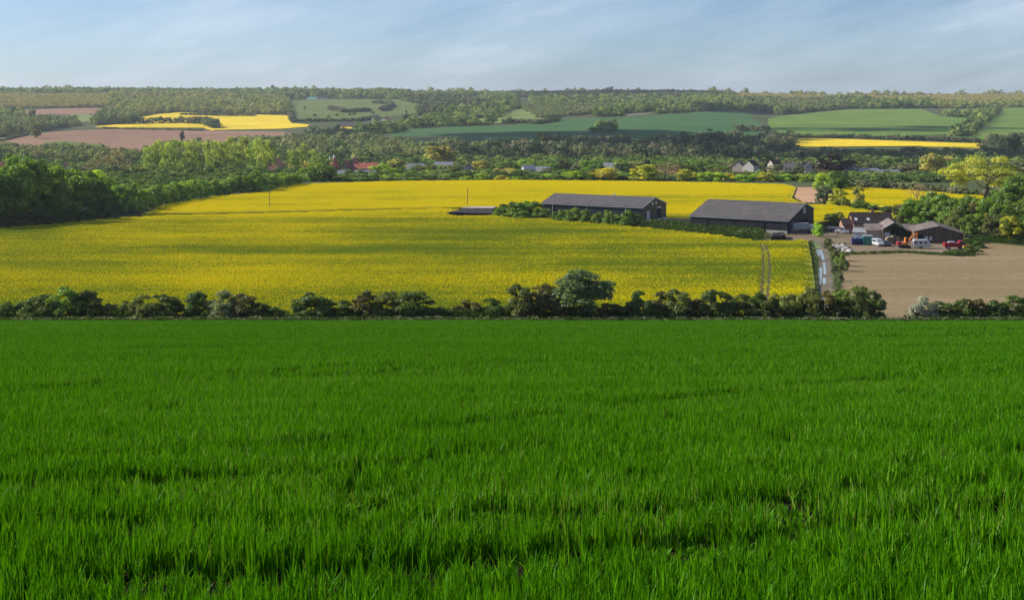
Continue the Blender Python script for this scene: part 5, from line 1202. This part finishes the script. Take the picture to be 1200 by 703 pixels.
cnt += woods('hedgerow_trees', [(1141,138.5),(1105,136.5),(1105,135.6),(1140,135.2),(1166,127.3),(1172,131),(1152,147),(1140,159),(1116,162.5),(1116,158),(1138,147)], 11, (8,13), 'green', 'thick line of trees running diagonally between the right green fields', fill=.9)
cnt += woods('hedgerow_trees', [(690,155.5),(722,156),(722,151.5),(702,151.5)], 11, (9,14), 'green', 'clump of trees out in the dark wheat field')
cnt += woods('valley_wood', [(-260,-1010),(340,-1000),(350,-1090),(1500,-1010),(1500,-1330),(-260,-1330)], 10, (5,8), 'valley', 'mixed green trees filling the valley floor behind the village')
cnt += woods('valley_wood', [(100,-570),(200,-610),(300,-700),(345,-745),(345,-790),(100,-790)], 8, (3,4.5), 'valley', 'scrub between the thick hedge and the poplar stand')
cnt += woods('valley_wood', [(955,-748),(1110,-715),(1110,-800),(955,-800)], 7, (2.5,4.5), 'valley', 'scrubby growth beyond the far right rape')
cnt += woods('valley_wood', [(120,-790),(345,-780),(345,-960),(120,-960)], 8, (4,7), 'valley', 'scrub under and behind the poplar stand')
cnt += woods('valley_wood', [(345,-790),(1100,-790),(1100,-925),(345,-925)], 8.5, (3,4.8), 'valley', 'low scrub on the valley floor before the village')
cnt += woods('skyline_trees', [(-260,-4600),(1500,-4600),(1500,-4750),(-260,-4750)], 22, (11,22), 'olive', 'taller trees standing along the skyline of the far ridge', fill=.35)
def hedge_line(uv, label, h=(2.5,5), step=5, pal='dark', wd=3, name='field_hedge'):
    pl = PL(uv); pts = []
    for (x0,y0),(x1,y1) in zip(pl, pl[1:]):
        n = max(1, int(math.hypot(x1-x0, y1-y0)/step))
        for i in range(n): t = i/n; pts.append((x0+(x1-x0)*t+rng.normal()*wd*.4, y0+(y1-y0)*t+rng.normal()*wd*.4))
    p = np.array(pts); n = len(p); hh = rng.uniform(*h, n)
    scatter(name, np.stack([p[:,0], p[:,1], Z(p[:,0], p[:,1])-.2], 1), np.stack([hh*1.5, hh*1.5, hh], 1), rng.uniform(0, 6.28, n), rng.integers(0, 5, n), WP[pal], label, 'hedge')
for uv, lb, h in [([(343,143.5),(420,142.5),(441,139)],'dark hedge along the foot of the hillside pasture',(4,8)),([(335,120),(343,143)],'hedge down the left side of the hillside pasture',(4,8)),([(387,128.5),(402,132.5),(418,132),(436,131)],'hedge thickening across the middle of the pasture',(5,11)),
                 ([(437,121.5),(455,122.5),(459,125),(448,131)],'dark hook-shaped hedge at the top right of the pasture',(7,12)),([(-30,168),(0,166.5),(36,157.5)],'thin hedge at the left of the ploughed field',(2,4)),([(120,151),(143,151.8),(200,153),(240,154)],'thin hedge between far rape and ploughed field',(2,4)),
                 ([(163,146),(190,145.3),(215,145),(242,146.5),(252,151.5)],'rounded trees and hedge through the far rape',(9,15)),([(212,135.4),(260,136.6),(300,137)],'hedge along the top of the far rape',(5,9)),([(863,154.5),(880,154),(893,155)],'short dark hedge at the right of the dark wheat',(8,12)),
                 ([(1000,162.5),(1060,164.5),(1100,165.5),(1150,168)],'scattered bushes along the top of the yellow strip',(4,8)),([(925,161.5),(960,162),(1000,162.5)],'low hedge at the top left of the yellow strip',(3,7)),
                 ([(940,243.5),(985,240),(1010,246),(1058,250.5)],'low hedge between the near and far rape on the right',(1.2,2.2)),([(985,221.5),(1060,224.5),(1123,230),(1200,236)],'dark hedge at the far side of the right rape',(3,5.5)),([(600,144),(628,146),(655,142)],'hedge at the top left of the dark wheat',(5,9)),
                 ([(900,150),(893,160)],'hedge dividing dark and light wheat',(2,4))]:
    hedge_line(uv, lb, h, step=max(2.2, h[0]*.8), wd=2)

# ------------------------------------------------------------------ sky, sun, clouds, haze, camera
w = bpy.data.worlds.new('World'); sc.world = w; w.use_nodes = True
nt = w.node_tree; nt.nodes.clear()
sky = nt.nodes.new('ShaderNodeTexSky'); sky.sky_type = 'NISHITA'; sky.sun_disc = False; sky.sun_elevation = R(SUN_EL); sky.sun_rotation = R(SUN_AZ)
sky.altitude = 100; sky.air_density = 1.0; sky.dust_density = .5; sky.ozone_density = 2.0
tc = nt.nodes.new('ShaderNodeTexCoord'); sx = nt.nodes.new('ShaderNodeSeparateXYZ'); nt.links.new(tc.outputs['Generated'], sx.inputs[0])
def cir(scale, ang, seed, det=7):
    m1 = nt.nodes.new('ShaderNodeMapping'); m1.inputs['Rotation'].default_value = (0, R(ang), 0); nt.links.new(tc.outputs['Generated'], m1.inputs[0])
    mp = nt.nodes.new('ShaderNodeMapping'); mp.inputs['Scale'].default_value = scale; mp.inputs['Location'].default_value = (seed, seed*.7, 0)
    nt.links.new(m1.outputs[0], mp.inputs[0]); return noise(nt, mp.outputs[0], 1.0, det, .6)
n1 = cir((6, 4, 24), 14, 5.3); n2 = cir((2.6, 2, 8), 10, 9.1, 4)
mx = nt.nodes.new('ShaderNodeMapRange'); mx.inputs[1].default_value = -.36; mx.inputs[2].default_value = .12; mx.inputs[3].default_value = .14; mx.inputs[4].default_value = -.02; nt.links.new(sx.outputs[0], mx.inputs[0])
s = math_(nt, 'ADD', math_(nt, 'ADD', math_(nt, 'MULTIPLY', n1, 1.0), math_(nt, 'MULTIPLY', n2, .9)), mx.outputs[0])
rp = ramp(nt, [(.80, (0,0,0)), (.98, (.35,.35,.35)), (1.0, (.40,.40,.40))])
n3 = cir((14, 9, 75), 15, 2.2, 8)
bx = nt.nodes.new('ShaderNodeMapRange'); bx.interpolation_type = 'SMOOTHSTEP'; bx.inputs[1].default_value = .25; bx.inputs[2].default_value = .36; nt.links.new(sx.outputs[0], bx.inputs[0])
bz = nt.nodes.new('ShaderNodeMapRange'); bz.interpolation_type = 'SMOOTHSTEP'; bz.inputs[1].default_value = .035; bz.inputs[2].default_value = .066; nt.links.new(sx.outputs[2], bz.inputs[0])
s = math_(nt, 'ADD', s, math_(nt, 'ADD', math_(nt, 'MULTIPLY', math_(nt, 'MULTIPLY', bx.outputs[0], bz.outputs[0]), .22), math_(nt, 'MULTIPLY', math_(nt, 'SUBTRACT', n3, .5), .36)))
s = math_(nt, 'MULTIPLY', math_(nt, 'SUBTRACT', s, .86), 2.1, True); rp = ramp(nt, [(0, (0,0,0)), (.5, (.20,.20,.20)), (1, (.55,.55,.55))]); nt.links.new(s, rp.inputs[0])
ez = nt.nodes.new('ShaderNodeMapRange'); ez.inputs[2].default_value = .065; nt.links.new(sx.outputs[2], ez.inputs[0])
tint = mixc(nt, 1.0, sky.outputs[0], mixc(nt, ez.outputs[0], (.86, 1.15, 1.82), (.78, .96, 1.41)), 'MULTIPLY')
col = mixc(nt, rp.outputs[0], tint, (8.6, 9.7, 10.9))
bg = nt.nodes.new('ShaderNodeBackground'); bg.inputs[1].default_value = .061; out = nt.nodes.new('ShaderNodeOutputWorld')
nt.links.new(col, bg.inputs[0]); nt.links.new(bg.outputs[0], out.inputs[0])
az, el = R(SUN_AZ), R(SUN_EL); sd = Vector((math.sin(az)*math.cos(el), math.cos(az)*math.cos(el), math.sin(el)))
l = bpy.data.lights.new('sun', 'SUN'); l.energy = 5.0; l.angle = R(.53); l.color = (1.0, .93, .82)
lo = bpy.data.objects.new('sun', l); COL.objects.link(lo); lo.rotation_euler = sd.to_track_quat('Z', 'Y').to_euler(); lo.location = sd*300
# fair-weather clouds overhead, out of the picture, whose shadows lie on the far slopes
def clouds(spots):
    m, nt, ns, ls = new_mat('cloud_white'); n = noise(nt, pos(nt), .004, 5)
    leafy(nt, mixc(nt, n, (.8,.8,.82), (.92,.92,.92)), .25)
    mb = MB(); r = np.random.default_rng(5)
    for u, v, rx, ry in spots:
        x, y = G(u, v) if v > 0 else P(u, -v); hz = 1150.0; t = (hz-float(Z(x, y)))/sd.z; c0 = Vector((x, y, float(Z(x, y))))+sd*t
        for k in range(26):
            a = r.uniform(0, 6.28); q = r.uniform(0, 1)**.6; g = bmesh.ops.create_icosphere(mb.bm, subdivisions=2, radius=1.0)
            s = r.uniform(.22, .42)*(1.1-.5*q); off = Vector((math.cos(a)*q*rx, math.sin(a)*q*ry, r.uniform(-.03, .10)*rx+(1-q)*.12*rx))
            for vv in g['verts']: vv.co = c0+off+Vector((vv.co.x*rx*s, vv.co.y*ry*s, vv.co.z*min(rx, ry)*s*.5))*(1+r.normal()*.05)
    tag(mb.build('clouds', m, smooth=True), 'fair-weather clouds high above the valley', 'clouds', kind='stuff')
clouds([(640,163,300,260),(800,182,200,90),(1020,186,300,90),(1110,150,110,50),(870,131,80,170),(1010,152,150,55),(720,-4450,330,240)])
# the air
m, nt, ns, ls = new_mat('haze_air'); v = nt.nodes.new('ShaderNodeVolumePrincipled'); v.inputs['Density'].default_value = 4.2e-5; v.inputs['Color'].default_value = (.80,.88,1,1); v.inputs['Anisotropy'].default_value = .2
o = nt.nodes.new('ShaderNodeOutputMaterial'); nt.links.new(v.outputs[0], o.inputs['Volume'])
hz = MB().box((0,3740,-16), (9800,7760,106)).build('haze', m); tag(hz, 'thin bluish haze in the valley air', 'haze', kind='stuff')

cam = bpy.data.cameras.new('camera'); co = bpy.data.objects.new('camera', cam); COL.objects.link(co); sc.camera = co
cam.sensor_width = 36; cam.lens = 36*F/1200; co.location = (0, 0, EYE); co.rotation_euler = (R(90), 0, 0)
cam.shift_y = -(351.5-VH)/1200; cam.clip_start = .1; cam.clip_end = 20000
sc.render.engine = 'CYCLES'; sc.cycles.use_denoising = True; sc.cycles.max_bounces = 6; sc.cycles.diffuse_bounces = 3; sc.cycles.transmission_bounces = 3; sc.cycles.volume_bounces = 0; sc.cycles.transparent_max_bounces = 4
sc.cycles.use_adaptive_sampling = True; sc.cycles.adaptive_threshold = .01
vs = sc.view_settings; vs.view_transform = 'Standard'; vs.look = 'None'; vs.gamma = 1; vs.use_curve_mapping = False; vs.exposure = 0.56
